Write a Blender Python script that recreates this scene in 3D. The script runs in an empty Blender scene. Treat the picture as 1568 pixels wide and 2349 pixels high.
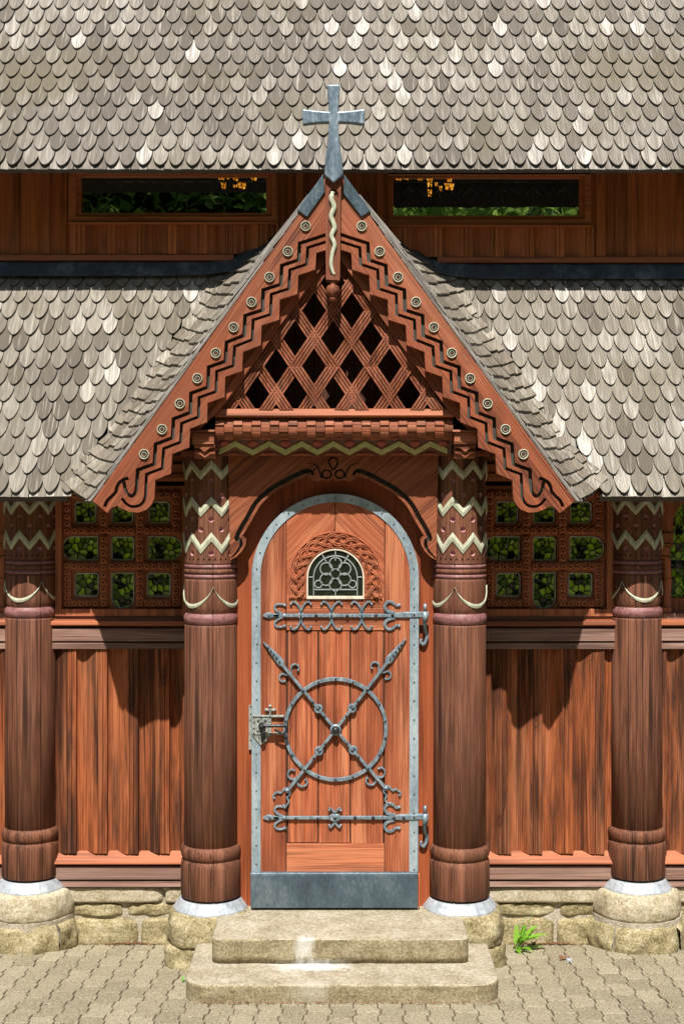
import bpy, bmesh, math, random
from mathutils import Vector, noise, Matrix
from mathutils.geometry import delaunay_2d_cdt
random.seed(7)
PI = math.pi
R = math.radians
scene = bpy.context.scene
COL = scene.collection

# ------------------------------------------------------------------ measuring
D, S, CX, HY, CAMX, ZC = 8.0, 400.0, 784.0, 1100.0, 0.045, 2.6825
def W(px, py, y):
    k = S * D / (D + y)
    return Vector((CAMX + (px - CX) / k, y, ZC + (HY - py) / k))
def X(px, y): return W(px, 0, y).x
def Z(py, y): return W(0, py, y).z
def P2(pts, y): return [(W(a, b, y).x, W(a, b, y).z) for a, b in pts]
def LEN(d, y): return d * (D + y) / (S * D)

# ------------------------------------------------------------------ materials
class NT:
    def __init__(s, name):
        s.m = bpy.data.materials.new(name); s.m.use_nodes = True
        s.t = s.m.node_tree; s.b = s.t.nodes['Principled BSDF']
        s.o = s.t.nodes['Material Output']
    def n(s, typ, **kw):
        nd = s.t.nodes.new(typ)
        for k, v in kw.items():
            if k.startswith('i_'):
                key = k[2:]; key = int(key) if key.isdigit() else key.replace('_', ' ')
                nd.inputs[key].default_value = v
            else: setattr(nd, k, v)
        return nd
    def l(s, a, b): s.t.links.new(a, b)
    def ramp(s, fac, stops, interp='LINEAR'):
        r = s.n('ShaderNodeValToRGB'); r.color_ramp.interpolation = interp
        el = r.color_ramp.elements
        while len(el) < len(stops): el.new(0.5)
        for e, (p, c) in zip(el, stops):
            e.position = p; e.color = (c[0], c[1], c[2], 1) if hasattr(c, '__len__') else (c, c, c, 1)
        s.l(fac, r.inputs[0]); return r.outputs[0]
    def mix(s, fac, a, b, mode='MIX'):
        m = s.n('ShaderNodeMix', data_type='RGBA', blend_type=mode)
        for sock, v in ((m.inputs[0], fac), (m.inputs[6], a), (m.inputs[7], b)):
            if hasattr(v, 'links'): s.l(v, sock)
            elif isinstance(v, (int, float)): sock.default_value = v
            else: sock.default_value = (v[0], v[1], v[2], 1)
        return m.outputs[2]
    def math(s, op, a, b=None, c=None):
        m = s.n('ShaderNodeMath', operation=op)
        for i, v in enumerate((a, b, c)):
            if v is None: continue
            if hasattr(v, 'links'): s.l(v, m.inputs[i])
            else: m.inputs[i].default_value = v
        return m.outputs[0]
    def coords(s, rot=(0, 0, 0), rnd=True):
        tc = s.n('ShaderNodeTexCoord'); v = tc.outputs['Object']
        mp = s.n('ShaderNodeMapping', vector_type='POINT'); mp.inputs['Rotation'].default_value = rot
        s.l(v, mp.inputs[0]); v = mp.outputs[0]
        if rnd:
            at = s.n('ShaderNodeAttribute', attribute_name='rnd')
            cb = s.n('ShaderNodeVectorMath', operation='SCALE'); cb.inputs[0].default_value = (37.3, 19.1, 53.7)
            s.l(at.outputs['Fac'], cb.inputs['Scale'])
            ad = s.n('ShaderNodeVectorMath', operation='ADD'); s.l(v, ad.inputs[0]); s.l(cb.outputs[0], ad.inputs[1])
            v = ad.outputs[0]; s.rnd = at.outputs['Fac']
        return v
    def noise(s, v, scale=(1, 1, 1), detail=4, rough=.55, dist=0):
        mp = s.n('ShaderNodeMapping'); mp.inputs['Scale'].default_value = scale; s.l(v, mp.inputs[0])
        nz = s.n('ShaderNodeTexNoise', noise_dimensions='3D')
        nz.inputs['Scale'].default_value = 1; nz.inputs['Detail'].default_value = detail
        nz.inputs['Roughness'].default_value = rough; nz.inputs['Distortion'].default_value = dist
        s.l(mp.outputs[0], nz.inputs['Vector']); return nz.outputs['Fac']
    def bump(s, h, strength=.4, dist=.003):
        b = s.n('ShaderNodeBump'); b.inputs['Strength'].default_value = strength; b.inputs['Distance'].default_value = dist
        s.l(h, b.inputs['Height']); s.l(b.outputs[0], s.b.inputs['Normal'])

def ax(axis, a, c):
    return {'X': (c, a, a), 'Y': (a, c, a), 'Z': (a, a, c)}[axis]

def wood(name, dark, mid, light, axis='Z', rot=(0, 0, 0), rough=.7, weather=None, wamt=.5, knots=.6, bump=.5, var=.35, spec=.3, ringw=.3, cracks=.55, pale=None):
    n = NT(name); v = n.coords(rot)
    fib = n.noise(v, ax(axis, 190, 2.4), 5, .7)
    med = n.noise(v, ax(axis, 44, .8), 4, .65)
    sm = n.noise(v, ax(axis, 7, .3), 2, .4, .15)
    rings = n.math('SINE', n.math('MULTIPLY', sm, 130))
    rings = n.math('POWER', n.math('MULTIPLY_ADD', rings, .5, .5), 3.5)
    h = n.math('ADD', n.math('MULTIPLY', fib, .68), n.math('MULTIPLY', med, .32))
    col = n.ramp(h, [(.37, dark), (.485, mid), (.61, light)])
    col = n.mix(n.math('MULTIPLY', rings, ringw), col, tuple(c * .75 for c in dark))
    # each board its own tone
    tone = n.math('MULTIPLY_ADD', n.math('FRACT', n.math('MULTIPLY', n.rnd, 7.77)), var * .9, .9 - var * .45)
    hs = n.n('ShaderNodeHueSaturation'); n.l(col, hs.inputs['Color']); n.l(tone, hs.inputs['Value'])
    col = hs.outputs[0]
    big = n.noise(v, ax(axis, 8, 1.2), 5, .65)
    if weather:
        wf = n.ramp(n.math('ADD', n.math('MULTIPLY', big, .7), n.math('MULTIPLY', med, .3)), [(.44, 0), (.6, 1)])
        col = n.mix(n.math('MULTIPLY', wf, wamt), col, weather)
    if pale:
        pn = n.noise(v, ax(axis, 13, .75), 4, .6)
        pf = n.ramp(n.math('ADD', n.math('MULTIPLY', pn, .65), n.math('MULTIPLY', fib, .35)), [(.5, 0), (.62, 1)])
        col = n.mix(n.math('MULTIPLY', pf, .6), col, pale)
    # long wandering drying lines
    ln = n.math('ABSOLUTE', n.math('SUBTRACT', n.noise(v, ax(axis, 17, .33), 3, .5), .5))
    lm = n.math('MULTIPLY', n.ramp(ln, [(.0, 1), (.02, .9), (.055, 0)]), n.ramp(n.noise(v, ax(axis, 5, .8), 2, .5), [(.46, 0), (.6, 1)]))
    col = n.mix(n.math('MULTIPLY', lm, cracks), col, (dark[0] * .22, dark[1] * .22, dark[2] * .22))
    # short dark checks along the grain
    chk = n.noise(v, ax(axis, 85, 1.3), 3, .7)
    cf = n.ramp(chk, [(.66, 0), (.72, 1)])
    col = n.mix(n.math('MULTIPLY', cf, .6), col, (dark[0] * .3, dark[1] * .3, dark[2] * .3))
    if knots:
        mp = n.n('ShaderNodeMapping'); mp.inputs['Scale'].default_value = ax(axis, 6, 2.1); n.l(v, mp.inputs[0])
        vo = n.n('ShaderNodeTexVoronoi'); vo.inputs['Scale'].default_value = 1; n.l(mp.outputs[0], vo.inputs['Vector'])
        kf = n.ramp(vo.outputs['Distance'], [(.045, 1), (.075, .35), (.1, .9), (.14, .3), (.26, 0)])
        col = n.mix(n.math('MULTIPLY', kf, knots), col, (dark[0] * .4, dark[1] * .38, dark[2] * .38))
    n.l(col, n.b.inputs['Base Color'])
    n.b.inputs['Roughness'].default_value = rough
    n.b.inputs['Specular IOR Level'].default_value = spec
    hb = n.math('SUBTRACT', n.math('SUBTRACT', h, n.math('MULTIPLY', rings, .12)), n.math('MULTIPLY', n.math('MAXIMUM', cf, lm), .7))
    n.bump(hb, bump, .004)
    return n.m

def shingle_mat(name, theta, ramp, rough=.75):
    n = NT(name); v = n.coords((-theta, 0, 0))
    fib = n.noise(v, (170, 60, 3.2), 4, .65)
    st = n.noise(v, (48, 20, 1.6), 3, .6)
    base = n.ramp(n.rnd, ramp, 'CONSTANT' if False else 'LINEAR')
    col = n.mix(n.ramp(st, [(.34, 0), (.62, 1)]), base, n.mix(.55, base, (.1, .085, .066)))
    col = n.mix(n.ramp(fib, [(.35, .6), (.62, 0)]), col, (.085, .068, .055))
    pale = n.noise(v, (75, 30, 1.1), 2, .5)
    col = n.mix(n.ramp(pale, [(.58, 0), (.75, .5)]), col, (.5, .46, .4))
    tc2 = n.n('ShaderNodeTexCoord'); moss = n.noise(tc2.outputs['Object'], (1.3, 1.3, 1.6), 5, .65)
    col = n.mix(n.ramp(moss, [(.47, 0), (.68, .65)]), col, (.13, .108, .07))
    n.l(col, n.b.inputs['Base Color']); n.b.inputs['Roughness'].default_value = rough
    n.b.inputs['Specular IOR Level'].default_value = .3
    n.bump(n.math('ADD', fib, st), .5, .003)
    return n.m

def stone_mat(name, a, b, c, bump=.6, scale=1, stain=None, speck=.35):
    n = NT(name); v = n.coords()
    big = n.noise(v, (5 * scale,) * 3, 5, .6); med = n.noise(v, (22 * scale,) * 3, 5, .65)
    fine = n.noise(v, (190, 190, 190), 3, .7); lay = n.noise(v, (4, 4, 40), 4, .6); gr = n.noise(v, (85, 85, 85), 4, .75)
    col = n.ramp(n.math('ADD', n.math('MULTIPLY', big, .6), n.math('MULTIPLY', med, .4)), [(.33, a), (.5, b), (.66, c)])
    col = n.mix(n.ramp(lay, [(.5, 0), (.8, .45)]), col, (a[0] * .6, a[1] * .6, a[2] * .5))
    col = n.mix(n.math('MULTIPLY', n.ramp(fine, [(.55, 0), (.7, 1)]), speck), col, (a[0] * .45, a[1] * .45, a[2] * .4))
    col = n.mix(n.ramp(gr, [(.36, .6), (.5, 0)]), col, (a[0] * .5, a[1] * .48, a[2] * .42)); col = n.mix(n.ramp(gr, [(.52, 0), (.66, .5)]), col, tuple(min(.8, q * 1.25) for q in c))
    if stain:
        for (cx, cy, cz, sx, sy, sz, colr, amt) in stain:
            mp = n.n('ShaderNodeMapping', vector_type='TEXTURE'); mp.inputs['Location'].default_value = (cx, cy, cz)
            mp.inputs['Scale'].default_value = (sx, sy, sz)
            tc = n.n('ShaderNodeTexCoord'); n.l(tc.outputs['Object'], mp.inputs[0])
            ln = n.n('ShaderNodeVectorMath', operation='LENGTH'); n.l(mp.outputs[0], ln.inputs[0])
            d = n.math('ADD', ln.outputs['Value'], n.math('MULTIPLY', n.math('SUBTRACT', n.noise(v, (26, 26, 9), 4, .6), .5), 1.6))
            col = n.mix(n.math('MULTIPLY', n.ramp(d, [(.25, 1), (1., 0)]), amt), col, colr)
    n.l(col, n.b.inputs['Base Color']); n.b.inputs['Roughness'].default_value = .85
    n.b.inputs['Specular IOR Level'].default_value = .25
    n.bump(n.math('ADD', n.math('ADD', med, n.math('MULTIPLY', lay, .7)), n.math('ADD', n.math('MULTIPLY', fine, .35), gr)), bump, .008)
    return n.m

def metal_mat(name, a, b, c, metallic=.35, rough=.45, scale=(9, 9, 5), bump=.15):
    n = NT(name); v = n.coords()
    big = n.noise(v, scale, 5, .65); fine = n.noise(v, (90, 90, 40), 4, .6)
    col = n.ramp(n.math('ADD', n.math('MULTIPLY', big, .7), n.math('MULTIPLY', fine, .3)), [(.33, a), (.5, b), (.66, c)])
    n.l(col, n.b.inputs['Base Color']); n.b.inputs['Metallic'].default_value = metallic
    n.l(n.ramp(fine, [(.3, rough - .1), (.7, rough + .15)]), n.b.inputs['Roughness'])
    n.bump(n.math('ADD', big, fine), bump, .003)
    return n.m

def paint_mat(name, a, b, rough=.55, axis='Z'):
    n = NT(name); v = n.coords()
    f = n.noise(v, ax(axis, 60, 4), 4, .6); g = n.noise(v, (20, 20, 20), 3, .6)
    col = n.ramp(n.math('ADD', n.math('MULTIPLY', f, .6), n.math('MULTIPLY', g, .4)), [(.38, a), (.6, b)])
    n.l(col, n.b.inputs['Base Color']); n.b.inputs['Roughness'].default_value = rough
    n.bump(f, .25, .002)
    return n.m

SL = math.atan(1.7)                                  # roof pitch
BANG = math.atan2(1.3976, 1)                         # gable pitch
M = {}
M['barge_l'] = wood('gable wood left', (.12, 0.030, 0.012), (.3, 0.078, 0.031), (.38, 0.114, 0.051), 'X', (0, BANG, 0), weather=(.17, 0.059, 0.030), wamt=.55, knots=.35, var=.25, pale=(.43, 0.162, 0.086))
M['barge_r'] = wood('gable wood right', (.12, 0.030, 0.012), (.3, 0.078, 0.031), (.38, 0.114, 0.051), 'X', (0, -BANG, 0), weather=(.17, 0.059, 0.030), wamt=.55, knots=.35, var=.25, pale=(.43, 0.162, 0.086))
M['wood_x'] = wood('red brown wood across', (.13, 0.034, 0.015), (.3, 0.085, 0.037), (.42, 0.147, 0.072), 'X', knots=.3, weather=(.18, 0.067, 0.034), wamt=.5, var=.45, pale=(.46, 0.190, 0.107))
M['wood_z'] = wood('red brown wood upright', (.12, 0.032, 0.014), (.27, 0.078, 0.034), (.38, 0.133, 0.066), 'Z', knots=.3, weather=(.17, 0.065, 0.034), wamt=.5)
M['paint_x'] = wood('fresh red paint across', (.3, 0.085, 0.034), (.4, 0.123, 0.052), (.46, 0.157, 0.072), 'X', knots=0, var=.1, bump=.2, rough=.55, ringw=.05)
M['jamb'] = wood('orange red jamb paint', (.24, 0.053, 0.017), (.35, 0.082, 0.027), (.42, 0.112, 0.041), 'Z', knots=.2, var=.1, bump=.25, rough=.6, weather=(.22, 0.048, 0.017), wamt=.5, ringw=.1)
M['door_z'] = wood('door wood upright', (.19, 0.043, 0.016), (.43, 0.112, 0.045), (.57, 0.190, 0.088), 'Z', weather=(.16, 0.038, 0.014), wamt=.68, knots=.45, var=.3, pale=(.6, 0.237, 0.116))
M['door_x'] = wood('door wood across', (.22, 0.055, 0.022), (.44, 0.123, 0.053), (.57, 0.199, 0.096), 'X', weather=(.26, 0.076, 0.036), wamt=.5, knots=.3, var=.2, pale=(.6, 0.237, 0.116))
M['door_dl'] = wood('door wood leaning left', (.22, 0.050, 0.018), (.42, 0.109, 0.042), (.53, 0.176, 0.080), 'X', (0, R(45), 0), weather=(.25, 0.061, 0.024), wamt=.5, knots=.2, var=.2, ringw=.2, pale=(.6, 0.237, 0.120))
M['door_dr'] = wood('door wood leaning right', (.22, 0.050, 0.018), (.42, 0.109, 0.042), (.53, 0.176, 0.080), 'X', (0, R(-45), 0), weather=(.25, 0.061, 0.024), wamt=.5, knots=.2, var=.2, ringw=.2, pale=(.6, 0.237, 0.120))
M['span_l'] = wood('arch wood leaning left', (.14, 0.038, 0.015), (.29, 0.084, 0.034), (.39, 0.133, 0.064), 'X', (0, R(40), 0), knots=.2, var=.1, ringw=.15)
M['pillar'] = wood('weathered pillar wood', (.085, 0.029, 0.015), (.2, 0.072, 0.036), (.33, 0.141, 0.081), 'Z', weather=(.08, 0.030, 0.018), wamt=.75, knots=.5, bump=.6, var=.3, ringw=.3, cracks=.9, pale=(.31, 0.132, 0.079))
M['wall'] = wood('weathered wall board', (.1, .026, .009), (.31, .08, .024), (.44, .14, .052), 'Z', weather=(.045, .017, .009), wamt=.95, knots=.85, bump=.7, var=.55, ringw=.4, cracks=.8, pale=(.44, .16, .07))
M['rail'] = wood('weathered grey brown rail', (.13, .065, .048), (.27, .145, .11), (.38, .23, .18), 'X', weather=(.24, .15, .12), wamt=.5, knots=.4, var=.3, pale=(.42, .28, .22))
M['upper'] = wood('dark painted upper board', (.24, .066, .02), (.5, .15, .05), (.6, .2, .075), 'Z', knots=.5, var=.45, rough=.5, bump=.3, weather=(.3, .09, .03), wamt=.55, ringw=.2)
M['upper_x'] = wood('painted frame wood', (.34, .1, .036), (.45, .14, .054), (.52, .18, .075), 'X', knots=.1, var=.2, rough=.5, bump=.2, ringw=.1)
M['frame_z'] = wood('window frame wood', (.22, .07, .03), (.42, .135, .06), (.52, .19, .09), 'Z', knots=.1, var=.2, rough=.55, bump=.3, ringw=.1)
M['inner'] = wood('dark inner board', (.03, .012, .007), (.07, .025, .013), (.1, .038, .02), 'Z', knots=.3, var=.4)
G0 = [(0, (.115, .102, .085)), (.2, (.175, .157, .133)), (.45, (.25, .226, .194)), (.7, (.33, .303, .264)), (.88, (.45, .42, .372)), (1, (.66, .63, .58))]
G1 = [(0, (.105, .09, .07)), (.2, (.19, .167, .137)), (.45, (.28, .253, .212)), (.7, (.37, .34, .293)), (.88, (.48, .447, .392)), (1, (.66, .63, .57))]
M['shingle_u'] = shingle_mat('grey oak shingle upper', SL - PI / 2, G0)
M['shingle_l'] = shingle_mat('grey oak shingle lower', SL - PI / 2, G1)
M['shingle_v'] = shingle_mat('grey valley shingle', SL - PI / 2, [(0, (.16, .13, .095)), (.5, (.29, .25, .2)), (1, (.44, .4, .33))])
M['verge'] = wood('split grey verge shingle', (.1, .09, .08), (.28, .255, .225), (.46, .43, .39), 'X', (0, BANG, 0), knots=0, var=.4)
M['verge_r'] = wood('split grey verge shingle right', (.1, .09, .08), (.28, .255, .225), (.46, .43, .39), 'X', (0, -BANG, 0), knots=0, var=.4)
M['edge'] = paint_mat('dark weathered end grain', (.022, .018, .014), (.075, .06, .046))
M['deck'] = paint_mat('roof deck board', (.03, .024, .02), (.05, .042, .035))
M['zinc'] = metal_mat('galvanised strip', (.15, .2, .24), (.3, .37, .41), (.44, .51, .55), .25, .5, (12, 12, 3))
M['zinc_dark'] = metal_mat('dull zinc sheet', (.04, .06, .078), (.075, .112, .14), (.16, .205, .235), .35, .4, (6, 6, 3))
M['cross'] = metal_mat('blue grey zinc cross', (.08, .115, .15), (.15, .205, .255), (.3, .37, .42), .35, .42, (40, 40, 5))
M['flash'] = metal_mat('bright zinc flashing', (.27, .31, .35), (.42, .46, .5), (.56, .59, .62), .3, .45, (12, 12, 12))
M['lead'] = metal_mat('dark lead flashing', (.03, .042, .055), (.06, .08, .1), (.17, .21, .23), .2, .5, (8, 8, 3))
M['iron'] = metal_mat('wrought iron grey', (.1, .14, .165), (.19, .255, .3), (.36, .44, .48), .35, .42, (30, 30, 30), .3)
M['iron_dark'] = metal_mat('black iron', (.012, .013, .015), (.03, .033, .037), (.09, .1, .11), .5, .38, (30, 30, 30), .3)
M['lock'] = metal_mat('pale worn lock plate', (.12, .13, .12), (.32, .34, .32), (.48, .5, .46), .3, .5, (40, 40, 40), .3)
M['cream'] = paint_mat('cream green paint', (.34, .35, .24), (.53, .55, .42))
M['dull'] = paint_mat('dull cream paint', (.27, .27, .19), (.42, .42, .32))
M['olive'] = paint_mat('olive paint', (.28, .3, .11), (.42, .44, .2), axis='X')
M['violet'] = paint_mat('dull violet paint', (.16, .062, .06), (.3, .135, .13), axis='X')
M['cup'] = paint_mat('violet cup paint', (.3, .12, .12), (.44, .22, .22))
M['groove'] = paint_mat('dark groove paint', (.03, .031, .026), (.065, .066, .055))
M['red'] = paint_mat('dark red paint', (.2, .035, .018), (.3, .06, .03))
M['maroon'] = paint_mat('maroon paint', (.06, .018, .012), (.09, .026, .016))
M['whitewood'] = paint_mat('cream putty', (.55, .47, .36), (.72, .66, .55))
M['came'] = metal_mat('lead came', (.22, .25, .25), (.32, .35, .35), (.44, .47, .46), .2, .5)
M['came_dark'] = metal_mat('dark lead came', (.025, .03, .028), (.06, .07, .062), (.2, .22, .2), .2, .5, (25, 25, 25))
M['putty'] = paint_mat('grey putty rim', (.3, .3, .25), (.5, .51, .45))
STAIN = [(-.15, -.53, .19, .07, .1, .11, (.7, .69, .66), .6), (-.12, -.57, .09, .26, .1, .03, (.74, .73, .7), .8), (-.12, -.83, .06, .13, .1, .1, (.56, .53, .46), .35)]
M['step'] = stone_mat('worn sandstone step', (.17, .132, .07), (.29, .24, .145), (.4, .35, .235), .4, 2.2, STAIN, .5)
M['tread'] = stone_mat('trodden sandstone', (.22, .18, .12), (.35, .305, .22), (.46, .42, .335), .25, 1.5, STAIN, .3)
M['rock'] = stone_mat('rough sandstone block', (.14, .112, .045), (.33, .27, .145), (.5, .44, .29), .55, 2.2, None, .4)
M['rock_top'] = stone_mat('dressed sandstone', (.25, .195, .105), (.45, .385, .265), (.57, .52, .41), .35, 1.8)
M['mortar'] = stone_mat('lime mortar', (.3, .25, .17), (.44, .39, .3), (.55, .5, .42), .6, 2)

def paver_mat():
    n = NT('concrete paver'); v = n.coords()
    big = n.noise(v, (2.5, 2.5, 2.5), 4, .6); fine = n.noise(v, (140, 140, 140), 3, .8); med = n.noise(v, (55, 55, 55), 3, .75)
    tone = n.math('ADD', n.math('MULTIPLY', big, .5), n.math('MULTIPLY', n.math('FRACT', n.math('MULTIPLY', n.rnd, 5.31)), .5))
    col = n.ramp(tone, [(.2, (.2, .172, .11)), (.5, (.265, .23, .152)), (.8, (.33, .29, .2))])
    col = n.mix(n.ramp(fine, [(.5, 0), (.66, .75)]), col, (.56, .52, .4))
    col = n.mix(n.ramp(fine, [(.36, .9), (.48, 0)]), col, (.1, .078, .05))
    col = n.mix(n.ramp(med, [(.34, .7), (.46, 0)]), col, (.13, .1, .065))
    n.l(col, n.b.inputs['Base Color']); n.b.inputs['Roughness'].default_value = .9
    n.b.inputs['Specular IOR Level'].default_value = .2
    n.bump(n.math('ADD', fine, med), .7, .004); return n.m
M['paver'] = paver_mat()
def joint_mat():
    n = NT('sandy joint'); v = n.coords(rnd=False)
    a = n.noise(v, (9, 9, 9), 4, .6); f = n.noise(v, (150, 150, 150), 3, .7)
    col = n.ramp(a, [(.35, (.13, .12, .04)), (.5, (.15, .095, .055)), (.65, (.22, .1, .05))])
    col = n.mix(n.ramp(f, [(.4, .7), (.6, 0)]), col, (.05, .036, .022))
    n.l(col, n.b.inputs['Base Color']); n.b.inputs['Roughness'].default_value = .95; n.bump(f, .8, .005); return n.m
M['joint'] = joint_mat()
def grass_mat():
    n = NT('lawn green'); v = n.coords(rnd=False)
    col = n.ramp(n.noise(v, (6, 6, 6), 5, .7), [(.3, (.03, .06, .012)), (.7, (.09, .15, .03))])
    n.l(col, n.b.inputs['Base Color']); n.b.inputs['Roughness'].default_value = .9; return n.m
M['grass'] = grass_mat()
def sky_block_mat():  # near-black surface for the added slope that blocks low sky
    n = NT('dark sky block slope'); v = n.coords(rnd=False)
    col = n.ramp(n.noise(v, (1.5, 1.5, 1.5), 6, .75), [(.35, (.002, .004, .001)), (.65, (.01, .018, .004))])
    n.l(col, n.b.inputs['Base Color']); n.b.inputs['Roughness'].default_value = .95; n.b.inputs['Specular IOR Level'].default_value = 0; return n.m
M['under'] = sky_block_mat()
def leaf_mat(name, a, b, tr=.5):
    n = NT(name); v = n.coords()
    col = n.ramp(n.math('FRACT', n.math('MULTIPLY', n.rnd, 3.7)), [(0, a), (1, b)])
    d = n.n('ShaderNodeBsdfTranslucent'); n.l(col, d.inputs[0]); n.l(col, n.b.inputs['Base Color'])
    n.b.inputs['Roughness'].default_value = .5
    mx = n.n('ShaderNodeMixShader'); mx.inputs[0].default_value = tr
    n.l(n.b.outputs[0], mx.inputs[1]); n.l(d.outputs[0], mx.inputs[2]); n.l(mx.outputs[0], n.o.inputs[0]); return n.m
M['leaf'] = leaf_mat('tree leaf', (.1, .2, .035), (.45, .62, .14), .65)
M['weed'] = leaf_mat('dandelion leaf', (.12, .3, .02), (.25, .48, .05), .35)
M['bark'] = paint_mat('bark', (.05, .04, .03), (.1, .08, .06))
M['dry'] = leaf_mat('dry leaf', (.16, .065, .03), (.3, .13, .07), .15)
def glass_mat(name, base, rough=.03, ior=1.9, wav=.12, sc=9):
    n = NT(name); v = n.coords()
    col = n.mix(n.ramp(n.noise(v, (14, 14, 14), 3, .6), [(.35, 0), (.7, 1)]), base, tuple(c * .45 for c in base))
    n.l(col, n.b.inputs['Base Color']); n.b.inputs['Roughness'].default_value = rough; n.b.inputs['IOR'].default_value = ior
    n.bump(n.noise(v, (sc, sc, sc), 2, .5), wav, .02); return n.m
M['glass'] = glass_mat('dark pane glass', (.003, .005, .003), .015, 4.2, .03, 5)
M['glass_green'] = glass_mat('green leaded glass', (.12, .26, .016), .1, 1.7, .2, 20)
M['glass_lime'] = glass_mat('lime leaded glass', (.42, .7, .05), .14, 1.6, .2, 20)
M['glass_deep'] = glass_mat('deep green glass', (.01, .022, .008), .1, 1.6, .2, 20)
M['glass_door'] = glass_mat('dark door glass', (.018, .024, .014), .15, 1.5, .2, 20)
def amber():
    n = NT('lit amber glass'); v = n.coords()
    f = n.noise(v, (60, 60, 60), 3, .7)
    col = n.ramp(f, [(.35, (.02, .004, .0)), (.52, (.9, .3, .015)), (.68, (1, .62, .1))])
    n.l(col, n.b.inputs['Emission Color']); n.b.inputs['Emission Strength'].default_value = .55
    n.b.inputs['Base Color'].default_value = (.1, .04, .01, 1); return n.m
M['amber'] = amber()

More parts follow.
